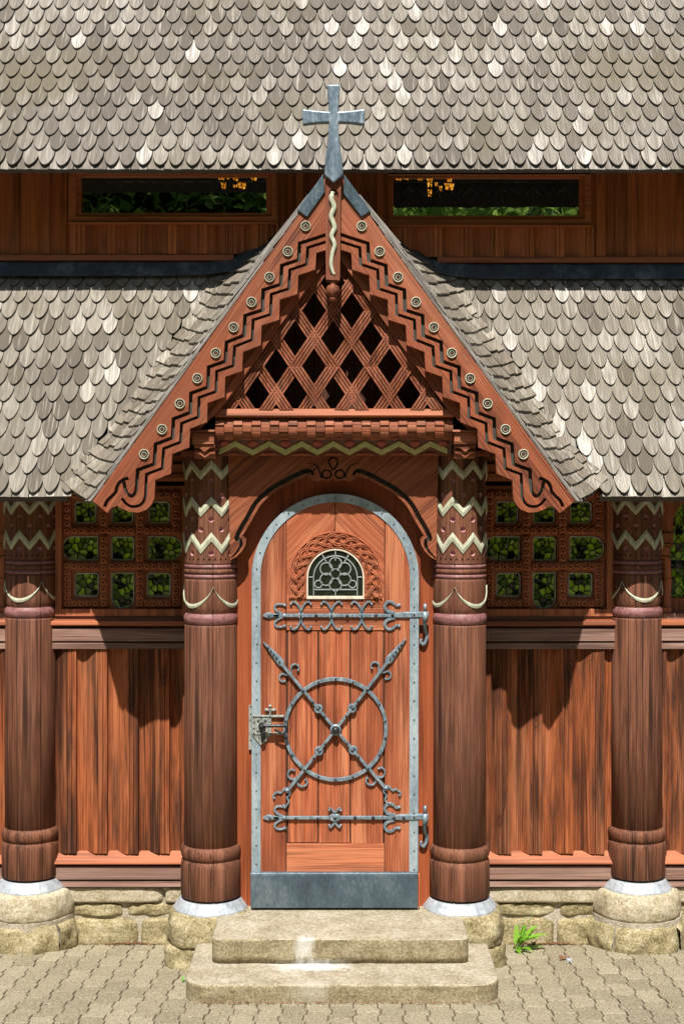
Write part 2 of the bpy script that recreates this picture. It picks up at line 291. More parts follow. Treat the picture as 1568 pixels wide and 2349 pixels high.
# ------------------------------------------------------------------ mesh tools
class MB:
    def __init__(s): s.v = []; s.f = []; s.r = []; s.m = []; s.sm = []
    def add(s, vs, fs, rnd=None, mat=0, smooth=False):
        o = len(s.v); rnd = random.random() if rnd is None else rnd
        s.v += [tuple(v) for v in vs]
        for f in fs:
            s.f.append([i + o for i in f]); s.r.append(rnd); s.m.append(mat); s.sm.append(smooth)
    def box(s, x0, x1, y0, y1, z0, z1, rnd=None, mat=0):
        vs = [(x, y, z) for x in (x0, x1) for y in (y0, y1) for z in (z0, z1)]
        s.add(vs, [(0, 1, 3, 2), (4, 6, 7, 5), (0, 4, 5, 1), (2, 3, 7, 6), (0, 2, 6, 4), (1, 5, 7, 3)], rnd, mat)
    def prism(s, pts, y0, y1, rnd=None, mat=0):           # polygon in x,z between two depths
        n = len(pts); vs = [(x, y0, z) for x, z in pts] + [(x, y1, z) for x, z in pts]
        s.add(vs, [list(range(n)), list(range(2 * n - 1, n - 1, -1))] + [(i, (i + 1) % n, n + (i + 1) % n, n + i) for i in range(n)], rnd, mat)
    def prism_x(s, prof, x0, x1, rnd=None, mat=0):         # polygon in y,z along x
        n = len(prof); vs = [(x0, y, z) for y, z in prof] + [(x1, y, z) for y, z in prof]
        s.add(vs, [list(range(n)), list(range(2 * n - 1, n - 1, -1))] + [(i, (i + 1) % n, n + (i + 1) % n, n + i) for i in range(n)], rnd, mat)
    def lathe(s, cx, cy, prof, n=48, rnd=None, mat=0, rf=None, a0=0, a1=2 * PI, angs=None, smooth=True):
        closed = angs is None and abs(a1 - a0 - 2 * PI) < 1e-6
        if angs is None: angs = [a0 + (a1 - a0) * i / n for i in range(n if closed else n + 1)]
        else: closed = True
        m = len(angs); vs = []
        for r, z in prof:
            for a in angs:
                rr = r * (rf(a, z) if rf else 1)
                vs.append((cx + rr * math.sin(a), cy - rr * math.cos(a), z))
        fs = []
        for j in range(len(prof) - 1):
            for i in range(m if closed else m - 1):
                i2 = (i + 1) % m; fs.append((j * m + i, j * m + i2, (j + 1) * m + i2, (j + 1) * m + i))
        s.add(vs, fs, rnd, mat, smooth)
        if closed: s.add([vs[i] for i in range(m)], [list(range(m))], rnd, mat); s.add(vs[-m:], [list(range(m))], rnd, mat)
    def lathe_y(s, cx, cz, prof, n=14, rnd=None, mat=0, smooth=True):   # about an axis pointing at the viewer: (r, y)
        vs = [(cx + r * math.cos(2 * PI * i / n), y, cz + r * math.sin(2 * PI * i / n)) for r, y in prof for i in range(n)]
        fs = [(j * n + i, j * n + (i + 1) % n, (j + 1) * n + (i + 1) % n, (j + 1) * n + i) for j in range(len(prof) - 1) for i in range(n)]
        fs.append([(len(prof) - 1) * n + i for i in range(n)])
        s.add(vs, fs, rnd, mat, smooth)
    def dome(s, cx, cz, y, r, h, n=8, rnd=None, mat=0):
        s.lathe_y(cx, cz, [(r, y), (r * .9, y - h * .5), (r * .55, y - h * .88), (r * .1, y - h)], n, rnd, mat)
    def ribbon(s, pts, w, y0, y1, top=.6, rnd=None, mat=0, closed=False, ys=None):
        n = len(pts); vs = []
        ws = w if hasattr(w, '__len__') else [w] * n
        for i in range(n):
            a = pts[(i - 1) % n] if (closed or i > 0) else pts[i]
            b = pts[(i + 1) % n] if (closed or i < n - 1) else pts[i]
            p = Vector(pts[i]); t = (Vector(b) - Vector(a)); t = t.normalized() if t.length else Vector((1, 0))
            k = 1
            if (closed or 0 < i < n - 1):
                t1 = (p - Vector(a)); t1 = t1.normalized() if t1.length else t
                k = 1 / max(.5, abs(t1.dot(t)))
            nn = Vector((-t.y, t.x)) * k; h = ws[i] / 2; dy = ys[i] if ys else 0
            for f, y in ((1, y0), (top, y1), (-top, y1), (-1, y0)):
                q = p + nn * h * f; vs.append((q.x, y + dy, q.y))
        fs = []
        for i in range(n if closed else n - 1):
            j = (i + 1) % n
            for c in range(3): fs.append((i * 4 + c, j * 4 + c, j * 4 + c + 1, i * 4 + c + 1))
        if not closed: fs += [(0, 1, 2, 3), tuple((n - 1) * 4 + c for c in (3, 2, 1, 0))]
        s.add(vs, fs, rnd, mat)
    def tube(s, pts, r, n=8, rnd=None, mat=0):
        pts = [Vector(p) for p in pts]; rs = r if hasattr(r, '__len__') else [r] * len(pts); vs = []
        up = Vector((0.12, .98, .2)).normalized()
        for i, p in enumerate(pts):
            t = (pts[min(i + 1, len(pts) - 1)] - pts[max(i - 1, 0)]).normalized()
            a = t.cross(up); a = a.normalized() if a.length > 1e-4 else Vector((1, 0, 0)); b = t.cross(a)
            for k in range(n):
                q = p + (a * math.cos(2 * PI * k / n) + b * math.sin(2 * PI * k / n)) * rs[i]; vs.append(q)
        fs = [(i * n + k, i * n + (k + 1) % n, (i + 1) * n + (k + 1) % n, (i + 1) * n + k) for i in range(len(pts) - 1) for k in range(n)]
        fs += [list(range(n)), list(range(len(vs) - n, len(vs)))]
        s.add(vs, fs, rnd, mat, True)
    def build(s, name, mats, parent=None, bevel=None, label=None, mirror=False):
        me = bpy.data.meshes.new(name)
        v = [(-x, y, z) for x, y, z in s.v] if mirror else s.v
        me.from_pydata(v, [], s.f)
        at = me.attributes.new('rnd', 'FLOAT', 'FACE'); at.data.foreach_set('value', s.r)
        me.polygons.foreach_set('material_index', s.m); me.polygons.foreach_set('use_smooth', s.sm)
        for m in (mats if isinstance(mats, (list, tuple)) else [mats]): me.materials.append(M[m])
        bm = bmesh.new(); bm.from_mesh(me); bmesh.ops.recalc_face_normals(bm, faces=bm.faces); bm.to_mesh(me); bm.free()
        me.update()
        o = bpy.data.objects.new(name, me); COL.objects.link(o)
        if parent: o.parent = parent
        if label: o['label'] = label
        if bevel:
            md = o.modifiers.new('Bevel', 'BEVEL'); md.width = bevel; md.segments = 2; md.limit_method = 'ANGLE'; md.angle_limit = R(40)
        return o

def inpoly(p, poly):                                        # winding number
    w = 0; x, y = p
    for i in range(len(poly)):
        x0, y0 = poly[i]; x1, y1 = poly[(i + 1) % len(poly)]
        c = (x1 - x0) * (y - y0) - (x - x0) * (y1 - y0)
        if y0 <= y:
            if y1 > y and c > 0: w += 1
        elif y1 <= y and c < 0: w -= 1
    return w != 0

def strip(pts, w):                                           # outline of a thick polyline
    n = len(pts); L = []; Rr = []
    ws = w if hasattr(w, '__len__') else [w] * n
    for i in range(n):
        p = Vector(pts[i]); a = Vector(pts[max(i - 1, 0)]); b = Vector(pts[min(i + 1, n - 1)])
        t0 = (p - a).normalized() if i > 0 else (b - p).normalized()
        t1 = (b - p).normalized() if i < n - 1 else t0
        t = (t0 + t1); t = t.normalized() if t.length > 1e-5 else t0
        k = min(1 / max(.35, t.dot(t0)), 2.2); nn = Vector((-t.y, t.x)) * (ws[i] / 2 * k)
        L.append(tuple(p + nn)); Rr.append(tuple(p - nn))
    return L + Rr[::-1]

def relief(mb, outline, grooves, holes, front, gd, back, rnd=None, mapf=None, extra=(), mat=0, gmat=None, backface=True):
    mapf = mapf or (lambda u, v, d: (u, d, v))
    gmat = mat if gmat is None else gmat; rnd = random.random() if rnd is None else rnd
    vs = []; es = []
    for poly in [outline] + grooves + holes:
        o = len(vs); vs += [Vector(p) for p in poly]; es += [(o + i, o + (i + 1) % len(poly)) for i in range(len(poly))]
    vs += [Vector(p) for p in extra]
    ov, oe, of = delaunay_2d_cdt(vs, es, [], 0, 1e-5)[:3]
    lev = []
    for f in of:
        c = sum((ov[i] for i in f), Vector((0, 0))) / len(f)
        if not inpoly(c, outline) or any(inpoly(c, h) for h in holes): lev.append(None)
        elif any(inpoly(c, g) for g in grooves): lev.append(front + gd)
        else: lev.append(front)
    vo = []; fo = []; idx = {}; mo = []
    def vid(i, d):
        k = (i, round(d, 6))
        if k not in idx: idx[k] = len(vo); vo.append(mapf(ov[i].x, ov[i].y, d))
        return idx[k]
    em = {}
    for fi, f in enumerate(of):
        if lev[fi] is None: continue
        fo.append([vid(i, lev[fi]) for i in f]); mo.append(gmat if lev[fi] != front else mat)
        if backface: fo.append([vid(i, back) for i in reversed(f)]); mo.append(mat)
        for a, b in zip(f, list(f[1:]) + [f[0]]): em.setdefault((min(a, b), max(a, b)), []).append(lev[fi])
    for (a, b), l in em.items():
        lo, hi = (l[0], back) if len(l) == 1 else (l[0], l[1])
        if abs(lo - hi) > 1e-6:
            fo.append([vid(a, lo), vid(b, lo), vid(b, hi), vid(a, hi)]); mo.append(mat)
    o = len(mb.v); mb.v += [tuple(v) for v in vo]
    for f, m in zip(fo, mo): mb.f.append([i + o for i in f]); mb.r.append(rnd); mb.m.append(m); mb.sm.append(False)

def arc(cx, cy, r, a0, a1, n=16, ry=None):
    ry = r if ry is None else ry
    return [(cx + r * math.cos(R(a0 + (a1 - a0) * i / n)), cy - ry * math.sin(R(a0 + (a1 - a0) * i / n))) for i in range(n + 1)]

def smooth(pts, k=4):                                        # Catmull-Rom through points
    out = []; n = len(pts)
    for i in range(n - 1):
        p0 = Vector(pts[max(i - 1, 0)]); p1 = Vector(pts[i]); p2 = Vector(pts[i + 1]); p3 = Vector(pts[min(i + 2, n - 1)])
        for j in range(k):
            t = j / k
            q = .5 * ((2 * p1) + (p2 - p0) * t + (2 * p0 - 5 * p1 + 4 * p2 - p3) * t * t + (3 * p1 - p0 - 3 * p2 + p3) * t ** 3)
            out.append(tuple(q))
    out.append(tuple(pts[-1])); return out

def clip_half(poly, a, b):                                   # keep left of a->b ; verts (x,z,d)
    out = []
    def sd(p): return (b[0] - a[0]) * (p[1] - a[1]) - (b[1] - a[1]) * (p[0] - a[0])
    for i in range(len(poly)):
        p, q = poly[i], poly[(i + 1) % len(poly)]; sp, sq = sd(p), sd(q)
        if sp >= 0: out.append(p)
        if (sp >= 0) != (sq >= 0):
            t = sp / (sp - sq); out.append(tuple(p[k] + (q[k] - p[k]) * t for k in range(len(p))))
    return out

def copy_tree(o, parent, loc=None, rz=None):
    c = o.copy(); COL.objects.link(c); c.parent = parent
    if loc is not None: c.location = loc
    if rz is not None: c.rotation_euler = (0, 0, rz)
    for ch in list(o.children): copy_tree(ch, c)
    return c

def thing(name, label, cat, loc=(0, 0, 0), group=None, kind=None, obj=None):
    if obj is None:
        obj = bpy.data.objects.new(name, None); COL.objects.link(obj); obj.location = loc
    obj['label'] = label; obj['category'] = cat
    if group: obj['group'] = group
    if kind: obj['kind'] = kind
    return obj

CH = thing('stave_church', 'carved red brown timber church with grey shingle roofs, gabled porch and arched iron bound door', 'church')

# ------------------------------------------------------------------ roofs
cS, sS = math.cos(SL), math.sin(SL)
UY, UZ = .34, ZC + 1.85
LY, LZ = .01, ZC - .1
def roofpt(y0, z0, a, b, h=0): return Vector((a, y0 + b * cS - h * sS, z0 + b * sS + h * cS))
def lowroof(px, py, h=0):
    q = (HY - py) / (S * D); c = (LZ - ZC) - 1.7 * LY
    y = (q * D - c) / (1.7 - q); p = W(px, py, y); return p + Vector((0, -sS, cS)) * h

def shingle(mb, y0, z0, a, b, w, hh, L, th, lift, rnd, jr=0, flat=False):
    pts = []
    if flat: pts = [(-w / 2, 0), (w / 2, 0)]
    else:
        for i in range(13):
            t = -PI / 2 + PI * i / 12
            q_ = abs(math.sin(t)); pts.append((w / 2 * math.sin(t), hh * (.2 * q_ ** 1.4 + .8 * (1 - math.cos(t)))))
    pts += [(w / 2, L), (-w / 2, L)]
    c, s_ = math.cos(jr), math.sin(jr); tw = random.uniform(-.003, .003)
    top = []; bot = []
    for u, v in pts:
        u2, v2 = u * c - v * s_, u * s_ + v * c; h = lift * (1 - v / L) + .002 + tw * u / w * 2
        top.append(roofpt(y0, z0, a + u2, b + v2, h)); bot.append(roofpt(y0, z0, a + u2, b + v2, h - th))
    n = len(pts)
    mb.add(top, [list(range(n))], rnd); mb.add(top + bot, [(i, (i + 1) % n, n + (i + 1) % n, n + i) for i in range(n)], rnd, 1)

def shingles(mb, y0, z0, x0, x1, rows, e, w, keep=None, hh=.105, first=0.012, bmax=9):
    nx = int((x1 - x0) / w) + 1
    for r in range(rows):
        for i in range(nx + 1):
            a = x0 + (i + (.5 if r % 2 else 0)) * w + random.uniform(-.003, .003); b = first + r * e + random.uniform(-.005, .005)
            if keep and not keep(a, b): continue
            shingle(mb, y0, z0, a, b, w * random.uniform(.945, .985), hh, min(e * 2.3, bmax - b), .0125, .032, min(1, max(0, random.gauss(.44, .29) + (.3 if random.random() < .06 else 0) + .4 * noise.noise(Vector((a * 1.1, b * 1.3, 3.7))))), random.gauss(0, .016))
    for i in range(nx * 2):                                  # straight starter course along the eave
        a = x0 + i * w * .5 + random.uniform(-.004, .004)
        if keep and not keep(a, 0): continue
        shingle(mb, y0, z0, a, -.004 + random.uniform(-.004, .003), w * .49, 0, e * 1.3, .012, .01, random.random(), 0, True)

mb = MB(); shingles(mb, UY, UZ, -2.7, 2.7, 19, .1225, .0975)
UR = mb.build('upper_roof', ['shingle_u', 'edge'], CH)
mb = MB(); a0, a1 = roofpt(UY, UZ, 0, .015, -.012), roofpt(UY, UZ, 0, 2.6, -.012); b0, b1 = roofpt(UY, UZ, 0, .015, -.04), roofpt(UY, UZ, 0, 2.6, -.04)
mb.prism_x([(a0.y, a0.z), (a1.y, a1.z), (b1.y, b1.z), (b0.y, b0.z)], -2.75, 2.75)
mb.build('roof_deck', 'deck', UR)

# valley band nodes (left side, photo pixels): A on the main roof, B along the gable edge
VA = [(600, 572), (540, 605), (483, 650), (440, 725), (345, 850), (243, 1005), (140, 1100)]
VB = [(640, 545), (600, 596), (560, 655), (497, 742), (412, 860), (300, 1014), (203, 1150)]
VC = [0]
for i in range(len(VA) - 1): VC.append(VC[-1] + (Vector(VA[i + 1]) - Vector(VA[i])).length + (Vector(VB[i + 1]) - Vector(VB[i])).length)
VC = [c / VC[-1] for c in VC]
def lerp_nodes(N, t):
    t = min(1, max(0, t)); i = max(k for k in range(len(N) - 1) if VC[k] <= t + 1e-9); g = (t - VC[i]) / (VC[i + 1] - VC[i])
    return (N[i][0] + (N[i + 1][0] - N[i][0]) * g, N[i][1] + (N[i + 1][1] - N[i][1]) * g)
AX = [lowroof(*p) for p in VA]
def keepL(a, b):
    p = roofpt(LY, LZ, a, b + .05)
    for i in range(len(AX) - 1):
        q0, q1 = AX[i], AX[i + 1]
        if q1.z <= p.z <= q0.z:
            xx = q0.x + (q1.x - q0.x) * (q0.z - p.z) / (q0.z - q1.z); return p.x < xx + .07
    return p.x < AX[-1].x + .06 if p.z < AX[-1].z else p.x < AX[0].x
mb = MB(); shingles(mb, LY, LZ, -2.7, 0, 13, .1243, .0975, keepL, bmax=1.64)
mbR = MB(); shingles(mbR, LY, LZ, 0.0, 2.7, 13, .1243, .0975, lambda a, b: keepL(-a, b), bmax=1.64)
LR = mb.build('lower_roof', ['shingle_l', 'edge'], CH); LR2 = mbR.build('lower_roof', ['shingle_l', 'edge'], CH)
for sgn in (-1, 1):
    mb = MB()
    def q(a, b, h): p = roofpt(LY, LZ, a * sgn, b, h); return p
    # deck follows the valley so it never pokes through the porch
    bs = [.01] + [(p.z - LZ) / sS for p in AX[::-1]] ; xs = [AX[-1].x] + [p.x for p in AX[::-1]]
    top = [q(-2.75, bs[0], -.01), q(-2.75, bs[-1], -.01)]
    for k in range(len(bs) - 1):
        vs = [q(-2.75, bs[k], -.01), q(xs[k] + .05, bs[k], -.01), q(xs[k + 1] + .05, bs[k + 1], -.01), q(-2.75, bs[k + 1], -.01)]
        vs += [v + Vector((0, .02, -.03)) for v in vs]
        mb.add(vs, [(0, 1, 2, 3), (7, 6, 5, 4), (0, 1, 5, 4), (1, 2, 6, 5), (2, 3, 7, 6), (3, 0, 4, 7)])
    mb.build('roof_deck', 'deck', LR if sgn < 0 else LR2)

# porch roof: laced valley courses, verge, side planes back to the wall
YB = -.36                                                   # bargeboard front
def valley(t, s):
    pa, pb = lerp_nodes(VA, t), lerp_nodes(VB, t)
    ya = lowroof(*pa, h=.03).y; yb = YB + .03; f = s ** 2.6
    return W(pa[0] + (pb[0] - pa[0]) * s, pa[1] + (pb[1] - pa[1]) * s + 5 * math.sin(PI * s), ya + (yb - ya) * f)
for mir in (False, True):
    mb = MB(); rows = 22
    for r in range(rows, -1, -1):
        t0 = (r - 1.15) / rows; t1 = (r + .0) / rows
        t1j = min(1, max(0.02, t1)); t0j = max(0, t0)
        if t1j - t0j < .01: continue
        n = random.choice((4, 4, 5)) if r > 4 else 3
        cuts = [0] + sorted(min(.96, max(.08, (i + random.uniform(-.22, .22)) / n)) for i in range(1, n)) + [1.0]
        for c in range(n):
            s0, s1 = cuts[c] + .004, cuts[c + 1] - .004; dt = random.uniform(-.007, .007)
            lift = .02; ns = Vector((-.25, -.72, .64)).normalized()
            P = []
            for s in (s0, (s0 + s1) / 2, s1):
                P.append((valley(t0j, s) + ns * .002, valley(min(1, t1j + dt), s) + ns * (lift + random.uniform(-.002, .004))))
            vs = [P[0][0], P[1][0], P[2][0], P[2][1], P[1][1], P[0][1]]
            lo = [v - ns * .014 for v in vs]
            mb.add(vs + lo, [(0, 1, 4, 5), (1, 2, 3, 4), (5, 4, 10, 11), (4, 3, 9, 10), (3, 2, 8, 9), (0, 5, 11, 6)], random.random())
    # under layer closes the surface
    g = 16
    vs = [valley(i / g, j / 4) + Vector((.1, .3, -.6)).normalized() * .012 for i in range(g + 1) for j in range(5)]
    mb.add(vs, [(i * 5 + j, i * 5 + j + 1, (i + 1) * 5 + j + 1, (i + 1) * 5 + j) for i in range(g) for j in range(4)], .1)
    PR = mb.build('porch_roof', 'shingle_v', CH, mirror=mir)
    # verge: lapped split shingles seen end on
    mb = MB(); ux = 1 / 1.3976
    y0 = 486; i = 0
    while y0 < 1140:
        ln = random.uniform(46, 80); off = 5 + random.uniform(0, 7) + (10 if y0 < 600 else 0)
        for lay in range(4):
            a = y0 - 26 * lay * .5; b = min(1152, a + ln + 60)
            oa, ob = 1.5 + lay * 2.4, off * .62 + lay * 2.6
            pa = W(766 - (a - 378) * ux - oa, a + 0, YB + .012 + .012 * lay); pb = W(766 - (b - 378) * ux - ob, b - 2, YB + .008 + .012 * lay)
            d = (pb - pa).normalized(); nn = Vector((-d.z, 0, d.x)) * .0065
            if nn.x > 0: nn = -nn
            vs = [pa, pb, pb + nn, pa + nn]; vs += [v + Vector((0, .05, 0)) for v in vs]
            mb.add(vs, [(0, 1, 2, 3), (3, 2, 6, 7), (1, 2, 6, 5), (0, 1, 5, 4), (0, 3, 7, 4)], random.random())
        y0 += random.uniform(20, 36)
    mb.build('verge', 'verge_r' if mir else 'verge', PR, mirror=mir)
    mb = MB()                                               # side plane from ridge back to the wall
    A = W(766, 384, YB + .03); B = W(766 - (600 - 378) * ux - 2, 600, YB + .03)
    A2, B2 = A + Vector((0, 1.15, 0)), B + Vector((0, 1.0, 0)); nn = Vector((.03, 0, -.03))
    vs = [A, B, B2, A2] + [v + nn for v in (A, B, B2, A2)]
    mb.add(vs, [(0, 1, 2, 3), (4, 5, 6, 7), (0, 1, 5, 4), (1, 2, 6, 5), (2, 3, 7, 6), (3, 0, 4, 7)])
    mb.build('side_slope', 'shingle_v', PR, mirror=mir)

# ------------------------------------------------------------------ gable boards
zin = [(354, 1143), (356, 1101), (392, 1086), (395, 1041), (434, 1026), (436, 983), (475, 968), (476, 924), (515, 910), (516.5, 864),
       (555, 850.5), (557.5, 807), (598, 791), (600, 746), (640, 733), (641.5, 687), (682, 674), (684, 631), (723, 618), (725, 580), (766, 567)]
tip = [(213, 1149), (247, 1177), (257, 1165), (269, 1160), (280, 1167), (297, 1174), (318, 1176), (336, 1169), (347, 1157)]
bout = [(766, 379)] + tip + zin
def tr(pts, dx, dy): return [(a + dx, b + dy) for a, b in pts]
g1 = [p for p in tr(zin[2:], -38, -22)] ; g1 = [p for p in g1 if p[0] < 735] + [(766, 532)]
g1 = smooth([(284, 1104), (287, 1120), (292, 1132), (302, 1138), (311, 1128), (314, 1112)], 4) + [(316, 1078)] + g1[0:]
g2 = [(336, 1088)] + tr(zin[2:], -19.5, -12); g2 = [p for p in g2 if p[0] < 750] + [(766, 551)]
g2 = smooth([(280, 1143), (290, 1156), (303, 1162), (318, 1160), (328, 1152), (334, 1138)], 4) + g2
g3 = smooth([(295, 1097), (284, 1100), (274, 1107), (268, 1118), (266, 1128), (257, 1138), (246, 1149), (240, 1163)], 4)
roset = [(701, 519), (660, 577), (618, 636), (577, 693), (536, 751), (495, 810), (453, 868), (413, 926), (372, 985), (331, 1042)]
def clean(poly):
    o = []
    for p in poly:
        if not o or (Vector(p) - Vector(o[-1])).length > 1e-4: o.append(p)
    return o
for mir in (False, True):
    mb = MB()
    relief(mb, P2(clean(bout), YB), [strip(P2(clean(g), YB), w) for g, w in ((g1, .02), (g2, .0165), (g3, .019))],
           [], YB, .036, YB + .05, rnd=.3 + .2 * mir, gmat=1)
    BG = mb.build('bargeboard', ['barge_r' if mir else 'barge_l', 'groove'], CH, mirror=mir)
    md = BG.modifiers.new('Bevel', 'BEVEL'); md.width = .002; md.segments = 1; md.limit_method = 'ANGLE'; md.angle_limit = R(60)
    r0 = None
    for (a, b) in roset:
        c = W(a, b, YB)
        if r0 is None:
            mb = MB(); u = LEN(1, YB)
            mb.lathe_y(0, 0, [(12 * u, 0), (12 * u, -.008), (11 * u, -.011), (9.3 * u, -.009), (8.8 * u, .001)], 20)
            mb.lathe_y(0, 0, [(6.2 * u, -.001), (5.8 * u, -.006), (4.6 * u, -.006), (4.2 * u, .0)], 16)
            mb.lathe_y(0, 0, [(9 * u, -.0005), (8.9 * u, -.0012)], 16, mat=1)
            mb.lathe_y(0, 0, [(4.5 * u, -.0013), (4.4 * u, -.0022)], 12, mat=1)
            r0 = mb.build('rosette', ['dull', 'maroon'], BG); r0.location = (-c.x if mir else c.x, c.y, c.z)
        else:
            q = r0.copy(); COL.objects.link(q); q.parent = BG; q.location = (-c.x if mir else c.x, c.y, c.z)
    # backing board with a straight inner edge
    mb = MB(); fy = YB + .055
    mb.prism(P2([(766, 379), (225, 1138), (330, 1110), (507, 936), (745, 603), (766, 573)], fy), fy, fy + .035, .6)
    mb.build('gable_frame', 'barge_r' if mir else 'barge_l', CH, mirror=mir)

# zinc caps at the apex
mb = MB(); cy = YB - .014
for pts in ([(741, 399), (745, 440), (704, 498), (681, 481)], [(789, 400), (787, 444), (829, 498), (850, 483)]):
    mb.prism(P2(pts, cy), cy, YB + .1, random.random())
CAP = mb.build('ridge_cap', 'zinc_dark', CH, bevel=.004)

# king post with snake and pendant
mb = MB(); ky = YB - .045
panel = [(754, 632), (754, 445)] + [(764.5 + 10.5 * math.cos(R(a)), 445 - 13 * math.sin(R(a))) for a in range(160, 19, -20)] + [(776, 445), (775, 632)]
relief(mb, P2([(746, 404), (747, 641), (779, 643), (782, 403)], ky), [P2(panel, ky)], [], ky, .014, YB + .06, .4)
KP = mb.build('king_post', 'wood_z', CH)
mb = MB(); sp = smooth([(763, 440), (760, 457), (766, 476), (759, 497), (767, 522), (760, 542), (767, 562), (762, 582), (759, 607), (763, 624), (767, 630)], 5)
n = len(sp); mb.tube([W(a, b, ky + .008) for a, b in sp], [LEN(max(2.2, 6.4 * (1 - .45 * (i / n) ** 2)) * (.75 if i < 3 else 1), ky) for i in range(n)], 9)
mb.build('snake_carving', 'cream', KP)
mb = MB(); pc = W(763, 667, ky + .03); u = LEN(1, ky)
mb.lathe(pc.x, pc.y, [(9 * u, pc.z + 27 * u), (9 * u, pc.z + 17 * u), (8 * u, pc.z + 14 * u), (14 * u, pc.z + 10 * u), (16 * u, pc.z), (14 * u, pc.z - 10 * u), (9 * u, pc.z - 13 * u), (10 * u, pc.z - 15 * u), (10 * u, pc.z - 21 * u), (7 * u, pc.z - 24 * u)], 20)
mb.build('pendant', 'wood_z', KP)

# cross finial
mb = MB(); fy = YB - .075
half = [(14.5, 194), (13.5, 215), (11, 245), (11, 256), (40, 254), (72, 250), (71, 285), (40, 281), (11, 280), (11, 296), (14, 330), (19, 365), (22, 400), (0, 419)]
pts = [(765 + a, b) for a, b in half] + [(765 - a, b) for a, b in reversed(half[:-1])]
mb.prism(P2(pts, fy), fy, fy + .05, .4)
FC = mb.build('cross_finial', 'cross', CH, bevel=.006)

# gable lattice
gy = YB + .085; mb = MB()
def c5(x, y): return (392 + x / 2, 372.4 + y / 2)
u5 = LEN(.5, gy)
tri = P2([(504, 940), (1028, 940), (766, 571)], gy)
tri = [tri[1], tri[2], tri[0]] if False else tri
half_w = 27.5; seg = 154.5
def cl(poly):
    A, B, C = tri
    for p, q in ((A, B), (B, C), (C, A)):
        poly = clip_half(poly, p, q)
        if len(poly) < 3: return []
    return poly
for fam in (1, -1):
    dx, dy = fam * 86.5 / 154.5, 128 / 154.5; nx, ny = dy, -dx
    for i in range(-6, 8):
        x0 = (787 if fam == 1 else 698) + 173 * i; y0 = 745; rr = (.06 if fam == 1 else .19) + random.uniform(0, .06)
        for s4 in range(4):
            o0 = -half_w + s4 * half_w * .5 + 2.3; o1 = o0 + half_w * .5 - 4.6
            for j in range(-16, 20):
                s0, s1 = j * seg / 4, (j + 1) * seg / 4
                ph = PI * i
                def vert(s, o):
                    # weave: over and under in turn
                    a, b = W(*c5(x0 + dx * s + nx * o, y0 + dy * s + ny * o), gy).x, W(*c5(x0 + dx * s + nx * o, y0 + dy * s + ny * o), gy).z
                    return (a, b, gy + (-.011 if fam == 1 else .011) * math.cos(PI * s / seg + ph))
                poly = cl([vert(s0, o0), vert(s1, o0), vert(s1, o1), vert(s0, o1)][::-1]) or cl([vert(s0, o0), vert(s1, o0), vert(s1, o1), vert(s0, o1)])
                if len(poly) < 3 or abs(sum(poly[k][0] * poly[(k + 1) % len(poly)][1] - poly[(k + 1) % len(poly)][0] * poly[k][1] for k in range(len(poly)))) < 6e-5: continue
                n = len(poly)
                mb.add([(x, d, z) for x, z, d in poly] + [(x, d + .013, z) for x, z, d in poly],
                       [list(range(n)), list(range(2 * n - 1, n - 1, -1))] + [(k, (k + 1) % n, n + (k + 1) % n, n + k) for k in range(n)], rr)
mb.build('gable_lattice', 'wood_z', CH)
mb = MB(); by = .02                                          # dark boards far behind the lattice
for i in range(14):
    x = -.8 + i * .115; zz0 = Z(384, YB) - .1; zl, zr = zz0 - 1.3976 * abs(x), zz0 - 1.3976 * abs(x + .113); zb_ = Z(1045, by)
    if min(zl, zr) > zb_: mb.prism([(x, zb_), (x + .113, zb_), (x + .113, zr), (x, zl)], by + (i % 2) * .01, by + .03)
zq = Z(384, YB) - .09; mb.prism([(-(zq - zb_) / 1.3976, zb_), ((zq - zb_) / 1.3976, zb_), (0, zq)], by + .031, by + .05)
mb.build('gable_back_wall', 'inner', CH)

# rail, billet moulding, painted beam, soffit
x0, x1 = X(492, YB + .05), X(1040, YB + .05)
mb = MB(); ry = YB + .07
mb.prism_x([(ry + .06, Z(936, ry)), (ry + .012, Z(938, ry)), (ry, Z(953, ry)), (ry + .01, Z(957, ry)), (ry + .1, Z(957, ry))], x0, x1, .35)
mb.build('gable_rail', 'paint_x', CH, bevel=.002)
mb = MB(); cy0, cz0 = YB + .125, (Z(957, YB + .03) + Z(1008, YB + .03)) / 2; rz = (Z(957, YB + .03) - Z(1008, YB + .03)) / 2; ryy = .05
nc = 26; cw = (x1 - x0) / nc
for c in range(nc):
    for r in range(5):
        t0 = PI * (.5 - r / 5 * 1.0); t1 = PI * (.5 - (r + 1) / 5 * 1.0); up = (c + r) % 2
        rr = 1.0 if up else .86; j = random.uniform(-.015, .015)
        pr = [(cy0 - (ryy + (0 if up else -.009)) * math.cos(t), cz0 + rz * math.sin(t) * (1 if up else .97)) for t in [t0 + (t1 - t0) * k / 4 for k in range(5)]]
        pr += [(cy0, pr[-1][1]), (cy0, pr[0][1])]
        mb.prism_x(pr, x0 + c * cw + .0008, x0 + (c + 1) * cw - .0008)
mb.box(x0, x1, cy0 - .02, cy0 + .03, cz0 - rz * .96, cz0 + rz * .96)
mb.build('billet_moulding', 'wood_x', CH, bevel=.002)
bt, bb = (YB + .135, Z(1006, YB + .135)), (YB + .25, Z(1046, YB + .25))
def beam(px, py, d=0):
    f = (py - 1006) / 40; y = bt[0] + (bb[0] - bt[0]) * f; z = bt[1] + (bb[1] - bt[1]) * f
    ln = math.hypot(bb[0] - bt[0], bb[1] - bt[1]); ny, nz = -(bt[1] - bb[1]) / ln, (bt[0] - bb[0]) / ln
    return Vector((X(px, y), y + ny * d, z + nz * d))
mb = MB(); p0, p1 = beam(495, 1006), beam(495, 1046)
